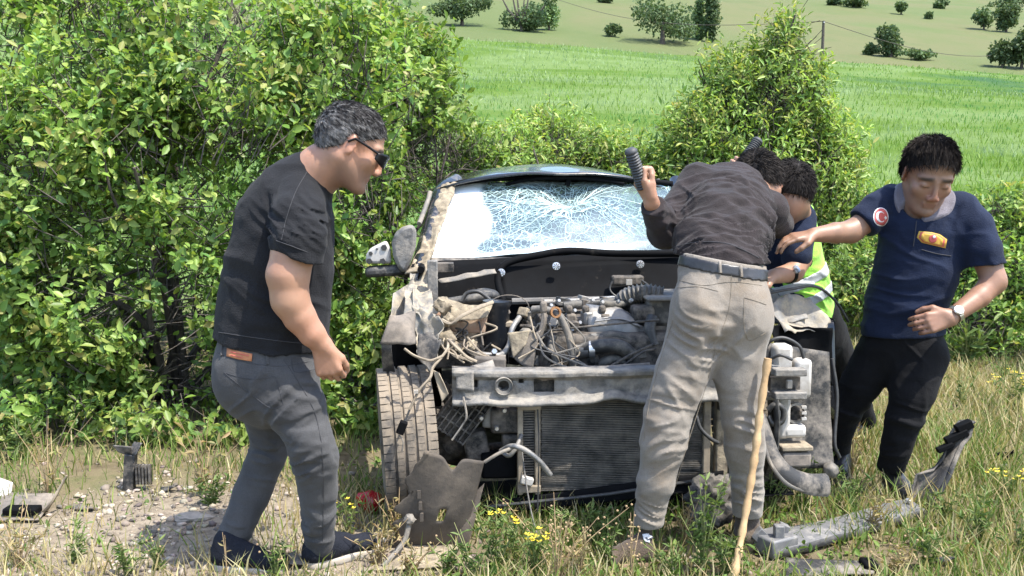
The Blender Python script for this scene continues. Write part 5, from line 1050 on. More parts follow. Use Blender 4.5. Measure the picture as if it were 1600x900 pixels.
S.disp(folds([(at(432, 345, 3.05), .10, (.75, 0, .5), .028, .008), (at(462, 360, 2.98), .07, (.35, 0, 1), .024, .004), (at(500, 345, 3.0), .08, (.7, 0, .7), .024, .006), (at(430, 510, 3.05), .22, (.1, 0, 1), .075, .006), (at(510, 330, 3.1), .10, (.8, 0, .6), .04, .005), (at(380, 420, 3.1), .15, (.3, 0, 1), .09, .006)], .0035, 2))
nk = at(496, 258, 3.24); S.plane(nk, unit(at(520, 235, 3.24) - at(480, 280, 3.25)))
tee, TV, TF = cloth_obj('t_shirt', S, 'black_tee', p1, base); tt = bvh(TV, TF)
stitch('sleeve_seam', tt, [(480, 268), (462, 300), (448, 340), (440, 375)], .0010, MT['thread'], tee, base); stitch('sleeve_hem', tt, [(432, 376), (455, 384), (480, 394)], .0015, MT['thread'], tee, base); stitch('bottom_hem', tt, [(342, 519), (380, 525), (440, 533), (490, 538)], .0015, MT['thread'], tee, base)
S = SDF([at(300, 520, 3.6), at(600, 880, 2.9)], .1, .006); S.poly(pr((420, 525, 3.24, .178), (419, 560, 3.24, .186), (422, 590, 3.235, .180)), .04, (.5, .86, 0), .9)
S.ell(at(388, 592, 3.18), (.118, .12, .12), None, .06); S.poly(pr((436, 590, 3.16, .120), (462, 635, 3.12, .100), (483, 685, 3.10, .079), (491, 715, 3.11, .073)), .04); S.poly(pr((492, 715, 3.11, .078), (497, 765, 3.14, .068), (498, 815, 3.17, .056), (499, 858, 3.2, .051)), .03)
S.poly(pr((405, 600, 3.30, .13), (420, 655, 3.34, .082), (422, 700, 3.35, .070), (392, 775, 3.31, .068), (366, 835, 3.25, .056), (356, 868, 3.22, .052)), .03)
S.disp(folds([(at(488, 692, 3.02), .085, (.35, 0, 1), .024, .009), (at(480, 720, 3.05), .07, (-.2, 0, 1), .022, .007), (at(495, 825, 3.12), .08, (.1, 0, 1), .022, .008), (at(372, 845, 3.17), .08, (.2, 0, 1), .022, .008), (at(430, 640, 3.05), .10, (-.7, 0, .7), .032, .007), (at(415, 710, 3.25), .09, (.4, 0, 1), .028, .009), (at(480, 600, 3.03), .09, (.6, 0, .8), .03, .006), (at(385, 610, 3.08), .10, (-.4, 0, .9), .04, .006)], .0016, 5))
S.plane(at(390, 518, 3.22), V3(.20, 0, 1)); S.plane(at(500, 864, 3.2), V3(0, 0, -1))
jn, JV, JF = cloth_obj('jeans', S, 'grey_jeans', p1, base); jt = bvh(JV, JF)
for nm, q in (('pocket_seam', [(350, 582), (390, 592), (430, 588)]), ('pocket_seam', [(430, 588), (436, 605), (443, 632)]), ('pocket_seam', [(443, 632), (425, 638), (400, 622), (372, 600), (350, 582)]), ('side_seam', [(443, 562), (462, 590), (490, 640), (502, 690)]), ('side_seam', [(502, 690), (505, 740), (505, 800), (504, 850)]), ('hip_pocket_seam', [(455, 560), (462, 582), (500, 575)]), ('waistband_seam', [(330, 548), (380, 565), (440, 572), (505, 560)])): stitch(nm, jt, q, 0.0011, MT['thread'], jn, base)
badge('leather_patch', jt, [(356, 544), (375, 549), (395, 553), (394, 565), (374, 562), (355, 557)], MT['patch'], jn, base)
for a0, a1 in (((362, 550), (390, 556)), ((362, 555), (380, 559))): stitch('patch_print', jt, [a0, a1], .0012, MT['red_cloth'], jn, base, off=.006)
for q in ([(417, 556), (418, 570)], [(348, 540), (347, 556)]): stitch('belt_loop', jt, q, .006, MT['grey_jeans'], jn, base)
shoe('shoe', p1, base, at(499, 858, 3.2), (.62, .45), 'shoe_dark', 'sole_white', .29); shoe('shoe', p1, base, at(356, 870, 3.21), (.60, -.12), 'shoe_dark', 'sole_white', .29)
f, r, u = fr; gl_ = empty('sunglasses', tuple(hc - base)); gl_.parent = p1
for s in (-1, 1):
    rows = [[sc * (f * a_ + r * s * b2 + u * (-.002 + h_ * t)) for t in np.linspace(-1, .85, 6)] for a_, b2, h_ in ((.116, .006, .010), (.117, .018, .020), (.113, .036, .023), (.103, .054, .022), (.088, .068, .017), (.072, .076, .010))]
    MB().grid(np.array(rows)).build('lens', MT['lens'], gl_, solid=.004, sharp=60); MB().tube([sc * (f * .074 + r * s * .076 + u * .006), sc * (f * .04 + r * s * .083 + u * .010), sc * (f * -.005 + r * s * .088 + u * .014), sc * (f * -.022 + r * s * .086 - u * .004)], .0045, 6).build('temple', MT['lens'], gl_)
MB().tube([sc * (f * .112 - r * .006 + u * .004), sc * (f * .112 + r * .006 + u * .004)], .004, 6).build('bridge', MT['lens'], gl_)

# ---- man bending over the engine, back to the camera
base = V3(.66, 3.3, 0)
p2 = empty('person', tuple(base), label='man in dark long-sleeved shirt and dirty beige jeans bent over the engine', cat='person')
hc = at(1187, 288, 4.02); fr = frame((.2, .72, -.66), (0, .6, .8)); sc = 1.06
S = SDF([at(980, 220, 3.3), at(1260, 440, 4.25)], .08, .006); S.lo
head(S, hc, fr, sc, at(1168, 300, 3.88), .06)
S.poly(pr((1168, 300, 3.88, .06), (1140, 315, 3.82, .08), (1090, 292, 3.82, .045), (1064, 325, 3.72, .042), (1040, 362, 3.62, .040), (1018, 318, 3.5, .030)), .02); S.cone(at(1150, 312, 3.85), at(1203, 330, 3.88), .06, .045, .03); S.cone(at(1203, 330, 3.88), at(1219, 349, 4.0), .045, .04, .02)
wr = at(1019, 316, 3.5); gdir = unit(at(988, 237, 3.47) - at(1045, 385, 3.66)); hand(S, wr, V3(-.45, -.05, .75), V3(.75, .35, .35), V3(.3, -.55, .85), (.55, 1.35, 1.1), 1.0, .3)
S.poly(pr((1219, 349, 4.0, .045), (1180, 285, 4.14, .032)), .02); hand(S, at(1178, 282, 4.14), V3(-.7, .2, .55), V3(-.2, -.9, 0), V3(0, 0, 1), (.6, 1.3, 1.0), 1.0, .3)
V, Fx = S.mesh(); mesh_obj('body', np_mesh('body', V - base, Fx, skin_colors(V, hc, fr, sc, SK), smooth=True), MT['skin'], p2); hair(hc, fr, sc, p2, base, (.022, .018, .016), .072, -.075, length=.022, bulk=.014)
S = SDF([at(980, 220, 3.2), at(1270, 470, 4.3)], .1, .006); bk = unit(V3(0, -.62, .8))
S.poly(pr((1127, 412, 3.38, .155), (1124, 380, 3.48, .158), (1132, 348, 3.60, .168), (1138, 318, 3.74, .172), (1134, 302, 3.86, .145)), .05, bk, .74)
S.cone(at(1090, 285, 3.80), at(1202, 328, 3.86), .068, .070, .05); S.cone(at(1150, 285, 3.88), at(1172, 290, 3.95), .08, .07, .04)
S.poly(pr((1090, 284, 3.80, .070), (1064, 322, 3.72, .066), (1038, 362, 3.62, .062)), .035); S.poly(pr((1038, 362, 3.62, .060), (1028, 340, 3.56, .053), (1018, 318, 3.5, .043)), .02)
S.poly(pr((1203, 328, 3.86, .07), (1218, 350, 4.02, .06), (1185, 290, 4.13, .045)), .03)
up_ = unit(at(1135, 320, 3.7) - at(1128, 410, 3.38)); fs = [(at(1090 + 14 * k, 385 - 17 * k + (5 if k % 2 else -4), 3.38 + .07 * k), .17, up_ + V3(.12 * ((k % 3) - 1), 0, 0), .030 + .010 * (k % 3), .0075) for k in range(5)] + [(at(1170 + 8 * k, 395 - 22 * k, 3.38 + .08 * k), .15, up_ + V3(-.35, 0, 0), .028, .008) for k in range(4)] + [(at(1045, 355, 3.55), .08, (.6, 0, .7), .03, .006), (at(1075, 310, 3.65), .08, (.8, 0, .5), .035, .006), (at(1020, 325, 3.48), .05, (0, 0, 1), .022, .004)]
S.disp(folds(fs, .003, 9)); hem = S.copy(); S.plane(at(1128, 408, 3.30), at(1124, 430, 3.30) - at(1130, 380, 3.30)); S.plane(wr + V3(-.0, 0, -.015), unit(at(1014, 305, 3.47) - at(1028, 340, 3.56)) * 1.0) if False else None
sl, X, Y, Z = S._blk(at(990, 312, 3.55) - V3(0, .2, .2), at(1050, 280, 3.5) + V3(0, .2, .1)); n_ = unit(wr - at(1030, 345, 3.57)); d_ = (X - wr[0]) * n_[0] + (Y - wr[1]) * n_[1] + (Z - wr[2]) * n_[2]; S.f[sl] = np.maximum(S.f[sl], d_ + .01)
sh, SV_, SF_ = cloth_obj('long_sleeved_shirt', S, 'brown_shirt', p2, base); st2 = bvh(SV_, SF_)
stitch('hem_band', st2, [(1048, 388), (1090, 378), (1140, 382), (1196, 408)], .0015, MT['thread'], sh, base); 0
S = SDF([at(960, 400, 3.1), at(1240, 880, 3.6)], .1, .006)
S.poly(pr((1129, 402, 3.38, .150), (1128, 425, 3.36, .156), (1128, 460, 3.345, .160)), .04, (0, 1, 0), .78)
for q in ((1095, 487, 3.30, .096), (1163, 490, 3.31, .094)): S.ell(at(*q[:3]), (q[3], .115, .125), None, .05)
S.poly(pr((1093, 500, 3.32, .100), (1066, 580, 3.30, .095), (1043, 650, 3.275, .085), (1037, 690, 3.27, .079)), .05); S.poly(pr((1037, 690, 3.27, .078), (1025, 750, 3.27, .066), (1015, 800, 3.275, .054), (1011, 832, 3.28, .056)), .03)
S.poly(pr((1162, 505, 3.33, .094), (1153, 590, 3.32, .084), (1161, 660, 3.31, .074), (1164, 700, 3.32, .069)), .05); S.poly(pr((1164, 700, 3.32, .068), (1168, 770, 3.36, .058), (1167, 835, 3.40, .052)), .03)
S.cone(at(1128, 540, 3.20), at(1128, 700, 3.15), .03, .012, .05, op='sub')
S.disp(folds([(at(1042, 665, 3.17), .10, (.2, 0, 1), .028, .006), (at(1036, 700, 3.17), .09, (-.2, 0, 1), .024, .006), (at(1020, 770, 3.2), .10, (.3, 0, 1), .035, .006), (at(1014, 808, 3.2), .06, (.1, 0, 1), .022, .006), (at(1164, 680, 3.2), .10, (.15, 0, 1), .028, .0055), (at(1166, 790, 3.25), .09, (.1, 0, 1), .024, .008), (at(1095, 535, 3.2), .10, (.55, 0, .85), .035, .008), (at(1155, 545, 3.2), .09, (-.6, 0, .8), .032, .008), (at(1060, 600, 3.2), .10, (.9, 0, .4), .045, .005), (at(1075, 470, 3.2), .10, (.8, 0, .5), .05, .004)], .0016, 13))
bl = S.copy(.004); bpn = unit(V3(-.17, 0, -1)); bpc = at(1128, 417, 3.36); bl.plane(bpc + V3(0, 0, -.021), bpn); bl.plane(bpc + V3(0, 0, .020), -bpn)
S.plane(bpc + V3(0, 0, .03), -bpn); S.plane(at(1012, 820, 3.28), V3(0, 0, -1))
jn, JV, JF = cloth_obj('jeans', S, 'beige_jeans', p2, base); jt = bvh(JV, JF); belt, BV, BF = cloth_obj('belt', bl, 'leather', p2, base); bt = bvh(BV, BF)
for q in ([(1058, 400), (1056, 424)], [(1124, 404), (1126, 430)], [(1156, 410), (1159, 436)]): stitch('belt_loop', bt, q, .0065, MT['beige_jeans'], jn, base, off=.003)
for nm, q in (('centre_seam', [(1143, 430), (1142, 460), (1137, 490), (1128, 515)]), ('pocket_seam', [(1163, 465), (1180, 470), (1197, 476)]), ('pocket_seam', [(1163, 465), (1162, 500), (1164, 520)]), ('pocket_seam', [(1164, 520), (1172, 532), (1196, 520)]), ('pocket_seam', [(1058, 450), (1090, 448), (1122, 455)]), ('pocket_seam', [(1056, 505), (1072, 520), (1108, 508)]), ('yoke_seam', [(1062, 438), (1100, 446), (1142, 440), (1190, 446)]), ('side_seam', [(1052, 500), (1030, 570), (1013, 640), (1006, 690)]), ('inner_seam', [(1118, 545), (1098, 620), (1075, 690), (1055, 760)])): stitch(nm, jt, q, .0011, MT['tan_thread'], jn, base)
s1, KV, KF = shoe('shoe', p2, base, at(1021, 850, 3.27), (-.40, -.12), 'shoe_brown', 'sole_brown', .29, high=.04, full=True); shoe('shoe', p2, base, at(1167, 842, 3.40), (.15, .6), 'shoe_brown', 'sole_brown', .28)
kt = bvh(KV, KF); badge('white_heel_tab', kt, [(1004, 835), (1014, 833), (1025, 833), (1026, 845), (1015, 848), (1006, 846)], MT['white_cloth'], s1, base, .003); stitch('curved_tick_mark', kt, [(1009, 840), (1013, 843), (1021, 838)], .0022, MT['leather'], s1, base, off=.006)

# ---- man in navy polo at the right
base = V3(1.72, 4.05, 0)
p3 = empty('person', tuple(base), label='man in navy polo shirt with chest badges and black trousers at the right', cat='person')
hc = at(1452, 272, 3.94); fr = frame((-.12, -.86, -.44)); fr = (fr[0], unit(fr[1] + .10 * fr[2]), None); fr = (fr[0], unit(fr[1] - fr[0] * (fr[1] @ fr[0])), None); fr = (fr[0], fr[1], np.cross(fr[1], fr[0])); sc = 1.2
S = SDF([at(1210, 200, 4.2), at(1600, 560, 3.5)], .1, .006)
head(S, hc, fr, sc, at(1437, 322, 4.02), .066); S.cone(at(1440, 315, 4.0), at(1438, 345, 4.05), .07, .10, .04)
S.poly(pr((1440, 330, 4.04, .09), (1385, 315, 4.07, .045), (1352, 346, 4.02, .050), (1330, 362, 4.0, .047)), .03); S.poly(pr((1330, 362, 4.0, .047), (1305, 364, 3.97, .044), (1272, 367, 3.93, .031)), .02); hand(S, at(1273, 367, 3.93), V3(-.95, -.1, -.12), V3(.0, .2, -1), V3(-.1, -1, 0), (.25, .45, .35), 1.02)
S.poly(pr((1440, 340, 4.04, .09), (1518, 345, 3.95, .05), (1542, 405, 3.90, .056), (1553, 440, 3.87, .050)), .03); S.poly(pr((1553, 440, 3.87, .049), (1530, 464, 3.84, .044), (1484, 497, 3.78, .031)), .02); hand(S, at(1486, 496, 3.78), V3(-1, -.05, -.22), V3(-.15, .9, -.3), V3(-.1, 0, 1), (.45, .75, .5), 1.05)
V, Fx = S.mesh(); bd = mesh_obj('body', np_mesh('body', V - base, Fx, skin_colors(V, hc, fr, sc, tuple(.74 * q for q in SK), .22), smooth=True), MT['skin'], p3); hair(hc, fr, sc, p3, base, (.020, .016, .014), .084, -.055, length=.030, bulk=.006, n=14000, stand=.14)
S = SDF([at(1300, 260, 4.3), at(1600, 560, 3.6)], .1, .006); fc = unit(V3(-.3, -.95, 0))
S.poly(pr((1440, 330, 4.04, .12), (1440, 365, 4.02, .170), (1430, 425, 4.02, .172), (1415, 480, 4.03, .170), (1410, 520, 4.03, .174)), .05, fc, .74)
sv = S.like(); sv.poly(pr((1442, 330, 4.04, .075), (1395, 310, 4.07, .066), (1370, 325, 4.05, .068), (1352, 345, 4.02, .067), (1334, 364, 4.0, .066)), .03); sv.plane(at(1347, 350, 4.01), at(1318, 374, 4.0) - at(1365, 335, 4.04)); S.union(sv, .04)
sv = S.like(); sv.poly(pr((1448, 332, 4.03, .075), (1500, 326, 3.98, .072), (1522, 352, 3.94, .076), (1535, 390, 3.90, .076), (1546, 430, 3.88, .072)), .03); sv.plane(at(1541, 413, 3.89), V3(.12, -.05, -1)); S.union(sv, .04)
S.disp(folds([(at(1440, 380, 3.85), .18, (.6, 0, .8), .08, .006), (at(1400, 450, 3.85), .15, (.3, 0, 1), .07, .007), (at(1450, 470, 3.85), .14, (-.4, 0, 1), .06, .006), (at(1380, 345, 3.95), .08, (.7, 0, .7), .035, .005), (at(1530, 390, 3.83), .09, (.2, 0, 1), .045, .005), (at(1500, 345, 3.88), .08, (.9, 0, -.3), .035, .005)], .0035, 17))
S.plane(at(1410, 522, 4.03), V3(.06, 0, -1))
cl = S.copy(.008); cl.cone(at(1440, 312, 4.0), at(1446, 285, 3.98), .085, .078, .02); cl.disp(lambda P: np.maximum(np.linalg.norm(P - at(1443, 312, 3.99), axis=1) - .122, 0) * 3, .2); cl.ell(at(1432, 335, 3.86), (.062, .12, .12), None, .01, 'sub'); cl.cone(at(1436, 335, 4.0), at(1452, 268, 3.96), .072, .076, .008, op='sub'); cl.plane(at(1446, 292, 4.0), V3(0, -.35, 1))
S.ell(at(1437, 322, 3.93), (.055, .09, .055), None, .02, 'sub'); S.plane(at(1446, 296, 4.0), unit(V3(.0, -.25, 1)))
po, TV, TF = cloth_obj('polo_shirt', S, 'navy', p3, base); tt = bvh(TV, TF)
def ell_px(cx, cy, rx, ry, n=22, rot=0): return [(cx + rx * math.cos(a) * math.cos(rot) - ry * math.sin(a) * math.sin(rot), cy + rx * math.cos(a) * math.sin(rot) + ry * math.sin(a) * math.cos(rot)) for a in np.linspace(0, 2 * math.pi, n, endpoint=False)]
b0 = badge('round_flag_badge', tt, ell_px(1376, 339, 12, 14.5), MT['white_cloth'], po, base, .002); badge('red_disc', tt, ell_px(1376, 339, 10.6, 13), MT['red_cloth'], b0, base, .0034)
cr = [(1374.5 + 7 * math.cos(a), 339 + 8.5 * math.sin(a)) for a in np.linspace(.75, 2 * math.pi - .75, 16)] + [(1376.4 + 5.4 * math.cos(a), 339 + 6.7 * math.sin(a)) for a in np.linspace(2 * math.pi - .85, .85, 16)]
Vc = [onto(tt, p[0], p[1], .0048) for p in cr]
if all(q is not None for q in Vc): MB().add([q[0] - base for q in Vc], [(k, k + 1, 30 - k, 31 - k) for k in range(15)]).build('white_crescent', MT['white_cloth'], b0, solid=.002)
badge('white_star', tt, [(1382.5 + (3.2 if k % 2 == 0 else 1.3) * math.cos(math.pi * k / 5 + math.pi), 340 + (3.6 if k % 2 == 0 else 1.5) * math.sin(math.pi * k / 5 + math.pi)) for k in range(10)], MT['white_cloth'], b0, base, .0048)
gp = [(1432.5, 371), (1436, 361), (1445, 362), (1456, 363), (1468, 366), (1479.5, 374), (1477, 388), (1465, 385), (1450, 381.5), (1440, 379)]
b1 = badge('chest_emblem', tt, gp, MT['gold_cloth'], po, base, .002); cg_ = np.array(gp).mean(0); badge('red_border', tt, [tuple(cg_ + (np.array(p) - cg_) * .86) for p in gp], MT['red_cloth'], b1, base, .0034); badge('gold_field', tt, [tuple(cg_ + (np.array(p) - cg_) * .74) for p in gp], MT['gold_cloth'], b1, base, .0048)
badge('emblem_centre', tt, ell_px(1457, 373, 6.5, 6.5, 12), MT['red_cloth'], b1, base, .0062); badge('emblem_highlight', tt, ell_px(1459, 370, 2.2, 2.2, 8), MT['white_cloth'], b1, base, .0076)
cloth_obj('collar', cl, 'collar', po, base)
stitch('placket_edge', tt, [(1432, 345), (1430, 365), (1427, 385)], .002, MT['thread'], po, base); stitch('pocket_edge', tt, [(1440, 390), (1462, 396), (1486, 400)], .0018, MT['thread'], po, base)
S = SDF([at(1260, 490, 4.5), at(1500, 780, 3.7)], .12, .006); S.poly(pr((1410, 505, 4.03, .150), (1411, 530, 4.03, .153), (1410, 550, 4.04, .148)), .04, fc, .76)
S.poly(pr((1378, 550, 4.08, .108), (1345, 600, 4.12, .088), (1320, 640, 4.17, .074), (1308, 690, 4.25, .060), (1308, 715, 4.3, .056)), .04); S.poly(pr((1440, 555, 3.99, .112), (1427, 610, 3.95, .094), (1414, 650, 3.94, .078), (1400, 700, 3.97, .064), (1393, 728, 4.0, .060)), .04)
S.disp(folds([(at(1415, 650, 3.85), .10, (.1, 0, 1), .04, .007), (at(1325, 640, 4.1), .10, (.2, 0, 1), .04, .006), (at(1395, 720, 3.9), .07, (0, 0, 1), .03, .006), (at(1400, 560, 3.9), .12, (.6, 0, .8), .05, .005)], .003, 23)); S.plane(at(1412, 514, 4.03), V3(0, 0, 1)); S.plane(at(1393, 735, 4.0), V3(0, 0, -1))
cloth_obj('trousers', S, 'black_trousers', p3, base); shoe('boot', p3, base, at(1393, 735, 4.03), (.04, -.3), 'leather', 'sole_black', .30, high=.05); shoe('boot', p3, base, at(1314, 715, 4.30), (-.12, -.3), 'leather', 'sole_black', .30, high=.05)
wc = at(1487, 495, 3.78); wd = unit(at(1530, 464, 3.84) - wc); wt = empty('wristwatch', tuple(wc + wd * .02 - base)); wt.parent = p3
MB().lathe([(.034, -.010), (.0365, -.010), (.0365, .010), (.034, .010)], (0, 0, 0), wd, 22, True).build('strap', MT['watch'], wt)
fn_ = unit(V3(-.15, -.85, .5)); fn_ = unit(fn_ - wd * (fn_ @ wd)); wc_ = MB().lathe([(.0005, 0), (.021, 0), (.021, .007), (.018, .010), (.0005, .010)], fn_ * .032, fn_, 22).build('case', MT['watch'], wt); MB().lathe([(.0005, 0), (.0165, 0), (.0165, .001), (.0005, .001)], fn_ * .0425, fn_, 18).build('dial', MT['white_cloth'], wc_)

# ---- helper in the lime safety vest, half hidden
base = V3(1.42, 4.5, 0)
p4 = empty('person', tuple(base), label='dark-haired helper in lime safety vest crouched between the other two men', cat='person')
hc = at(1230, 303, 4.14); fr = frame((-.25, .30, -.92), (-.15, -.3, .5)); fr = frame((-.38, .70, -.60), (0, .5, .8)); sc = 1.06
S = SDF([at(1170, 240, 4.0), at(1330, 460, 4.5)], .1, .006); head(S, hc, fr, sc, at(1248, 340, 4.24), .058)
S.poly(pr((1250, 350, 4.22, .06), (1250, 405, 4.12, .05), (1240, 425, 4.08, .045), (1208, 432, 3.98, .032)), .02); hand(S, at(1209, 432, 3.98), V3(-.9, -.2, -.1), V3(0, .3, -1), V3(0, -1, 0), (.5, .8, .5), 1.0)
V, Fx = S.mesh(); mesh_obj('body', np_mesh('body', V - base, Fx, skin_colors(V, hc, fr, sc, SK), smooth=True), MT['skin'], p4); hair(hc, fr, sc, p4, base, (.018, .015, .014), .07, -.075, length=.024, bulk=.014)
S = SDF([at(1150, 290, 4.0), at(1340, 540, 4.7)], .1, .006); S.poly(pr((1234, 345, 4.26, .12), (1230, 385, 4.30, .148), (1242, 440, 4.36, .150), (1264, 495, 4.44, .145)), .05, V3(.4, -.6, .5), .82); S.poly(pr((1243, 340, 4.24, .085), (1247, 370, 4.17, .072), (1245, 402, 4.12, .066)), .03)
S.disp(folds([(at(1245, 370, 4.1), .1, (.2, 0, 1), .04, .005)], .003, 3)); S.plane(at(1246, 404, 4.12), V3(0, .3, -1)) if False else None
e_ = at(1245, 403, 4.12); sl, X, Y, Z = S._blk(at(1205, 440, 4.1) - V3(0, .1, 0), at(1282, 395, 4.1) + V3(0, .1, 0)); S.f[sl] = np.maximum(S.f[sl], -(Z - e_[2]) + 0 * X + 0 * Y + 0) if False else S.f[sl]
cloth_obj('navy_t_shirt', S, 'navy', p4, base)
T = SDF([at(1150, 290, 4.0), at(1340, 540, 4.7)], .1, .006); T.poly(pr((1236, 335, 4.29, .115), (1232, 385, 4.32, .160), (1244, 440, 4.37, .163), (1260, 497, 4.45, .158)), .05, V3(.4, -.6, .5), .84); T.disp(folds([(at(1270, 450, 4.25), .15, (.3, 0, 1), .05, .006)], .003, 4)); T.cone(at(1243, 335, 4.22), at(1245, 405, 4.10), .085, .08, .01, op='sub'); T.plane(at(1264, 497, 4.4), V3(.1, 0, -1)); T.plane(at(1250, 318, 4.25), V3(.2, -.1, 1))
bands = []
for q in (434, 468): B2 = T.copy(.004); ax_ = unit(V3(.42, 0, -1)); c_ = at(1270, q, 4.25); B2.plane(c_ + ax_ * .024, ax_); B2.plane(c_ - ax_ * .024, -ax_); bands.append(B2)
vs, VV, VF = cloth_obj('safety_vest', T, 'lime', p4, base)
for B2 in bands: cloth_obj('reflective_band', B2, 'reflective', vs, base)
S = SDF([at(1220, 480, 4.3), at(1380, 690, 5.0)], .12, .007); S.poly(pr((1266, 495, 4.46, .14), (1275, 520, 4.50, .14)), .03); S.poly(pr((1290, 525, 4.55, .11), (1318, 590, 4.68, .085), (1345, 635, 4.82, .06), (1352, 655, 4.86, .055)), .03); S.poly(pr((1262, 525, 4.47, .11), (1268, 600, 4.45, .085), (1278, 690, 4.62, .058)), .03); S.plane(at(1278, 690, 4.62), V3(0, 0, -1)); S.disp(folds([], .003, 3)); cloth_obj('dark_trousers', S, 'black_trousers', p4, base)
shoe('shoe', p4, base, at(1352, 655, 4.88), (-.6, -.35), 'leather', 'sole_black', .28); shoe('shoe', p4, base, at(1278, 690, 4.62), (-.6, -.2), 'leather', 'sole_black', .28)
wt = empty('wristwatch', tuple(at(1233, 428, 4.055) - base)); wt.parent = p4; wd = unit(V3(-.8, -.55, -.05)); MB().lathe([(.040, -.010), (.0435, -.010), (.0435, .010), (.040, .010)], (0, 0, 0), wd, 22, True).build('strap', MT['lens'], wt); n_ = unit(V3(.3, -.8, .5)); n_ = unit(n_ - wd * (n_ @ wd)); MB().lathe([(.0005, 0), (.019, 0), (.019, .008), (.0005, .010)], n_ * .041, n_, 18).build('case', MT['watch'], wt)

# ------------------------------------------------------------------ bolt cutter, stick, debris
MT['grip'] = M('grey_rubber_grip', (.045, .048, .052), (.03, .032, .034), 14, .6, bmp=.1); MT['blue'] = M('blue_tube', (.02, .035, .14), (.015, .025, .1), 10, .4, bmp=.05)
jaw = at(1098, 440, 3.95); bc = empty('bolt_cutter', tuple(jaw), label='long-handled bolt cutter with grey grips gripped by the bending man', cat='tool')
for g0, g1 in ((at(984, 232, 3.46), at(1005, 294, 3.50)), (at(1186, 217, 4.17), at(1158, 256, 4.14))):
    dd_ = unit(g1 - g0); h_ = MB().tube([g1 - jaw - dd_ * .02, g1 - jaw + (jaw - g1) * .55, V3(0, 0, 0)], [.013, .013, .012], 10).build('handle', MT['blue'], bc); pts = [g0 - jaw + (g1 - g0) * t for t in np.linspace(0, 1, 31)]
    MB().tube(pts, [(.015, .021, .024)[i] if i < 3 else (.0255 if i % 2 else .0215) for i in range(31)], 12).build('grip', MT['grip'], h_, sharp=60)
for s in (-1, 1): MB().box((s * .018, .03, -.07), (.025, .03, .13), Matrix.Rotation(s * .12, 3, 'Y')).build('jaw', MT['steel'], bc, bevel=.006)
bolt('pivot_bolt', 'steel', (0, .0, -.02), (0, -1, 0), .014, .05, bc)
MT['wood'] = M('pale_stripped_wood', (.50, .34, .18), (.40, .26, .13), 7, .75, bmp=.3)
sp = smooth_path([at(1200, 560, 3.22), at(1188, 640, 3.205), at(1181, 700, 3.19), at(1172, 760, 3.17), at(1160, 830, 3.14), at(1150, 885, 3.09), at(1143, 925, 3.06)], 6); sp[-1][2] = min(sp[-1][2], gz1(sp[-1][0], sp[-1][1]) + .005)
mb = MB(); mb.tube(sp, [.0125 + .0025 * math.sin(i * 1.9) + .0015 * rnd.random() for i in range(len(sp))], 9); tag(mb.build('wooden_stick', MT['wood'], sharp=60), 'pale peeled wooden stick leaning against the front of the wreck', 'stick')

def G(px, py, dz=0.0):
    p = ground_hit(px, py); return V3(p[0], p[1], p[2] + dz)
def wsheet(q, nu, nv, **k): return patch(*q, nu, nv, **k)
# torn wheel-arch liner standing in front of the left wheel
b0 = G(690, 830); o = empty('torn_arch_liner', tuple(b0), label='large brown torn plastic liner standing in front of the left front wheel', cat='debris'); O = b0
up4 = [at(606, 860, 3.36), at(720, 862, 3.40), at(757, 722, 3.33), at(652, 703, 3.28)]
P = patch(*up4, 30, 30, .010, 5, .03, 31); uu = np.linspace(0, 1, 30)[:, None]; vv = np.linspace(0, 1, 30)[None, :]
P[..., 2] += -.05 * np.exp(-((uu - .52) / .10) ** 2) * sstep(.8, 1, vv) ; P[..., 0] += .035 * noise3(np.stack([vv.ravel() * 14, vv.ravel() * 0, vv.ravel() * 0], 1)).reshape(1, -1) * (uu < .1)
mb = MB(); mb.grid(P - O, lambda i, j: 15 <= i <= 17 and 11 <= j <= 14); mb.build('upright_panel', MT['liner_shaded'], o, sharp=60, solid=.004)
P = patch(at(585, 905, 3.14), at(690, 900, 3.16), at(722, 862, 3.39), at(640, 850, 3.37), 20, 16, .010, 7, .03, 33); P[..., 2] = np.maximum(P[..., 2], gz(P[..., 0], P[..., 1]) + .012); MB().grid(P - O).build('ground_panel', MT['mud'], o, sharp=60, solid=.004)
P = patch(at(705, 860, 3.36), at(728, 865, 3.36), at(757, 755, 3.40), at(742, 770, 3.40), 16, 8, .012, 7, .01, 34); MB().grid(P - O).build('curled_strip', MT['liner_shaded'], o, sharp=60, solid=.004)
MB().tube([p - O for p in smooth_path([at(598, 886, 3.17), at(615, 866, 3.22), at(632, 845, 3.26), at(640, 815, 3.28)], 6)], .010, 8).build('bent_rib', MT['greyhose'], o)
lump('rib_end', 'greyhose', at(640, 812, 3.28) - O, .02, .3, 8, o)
for k in range(3): MB().box(at(655 + 2 * k, 772 + 18 * k, 3.30) - O, (.012, .015, .03)).build('tab', MT['liner_shaded'], o)
# red lamp fragment
p = G(580, 800); o = empty('red_lamp_fragment', tuple(p), label='red plastic lamp fragment on the ground beside the left front wheel', cat='debris')
MT['red_lens'] = M('red_lens', (.45, .015, .02), (.3, .01, .015), 9, .2, bmp=.1)
lump('lens_shell', 'red_lens', V3(0, -.02, .05), .055, .3, 6, o, 2, 3, (1.05, .7, .85)); MB().box((.012, .03, .02), (.05, .03, .03)).build('backing', MT['plastic'], o, bevel=.005)
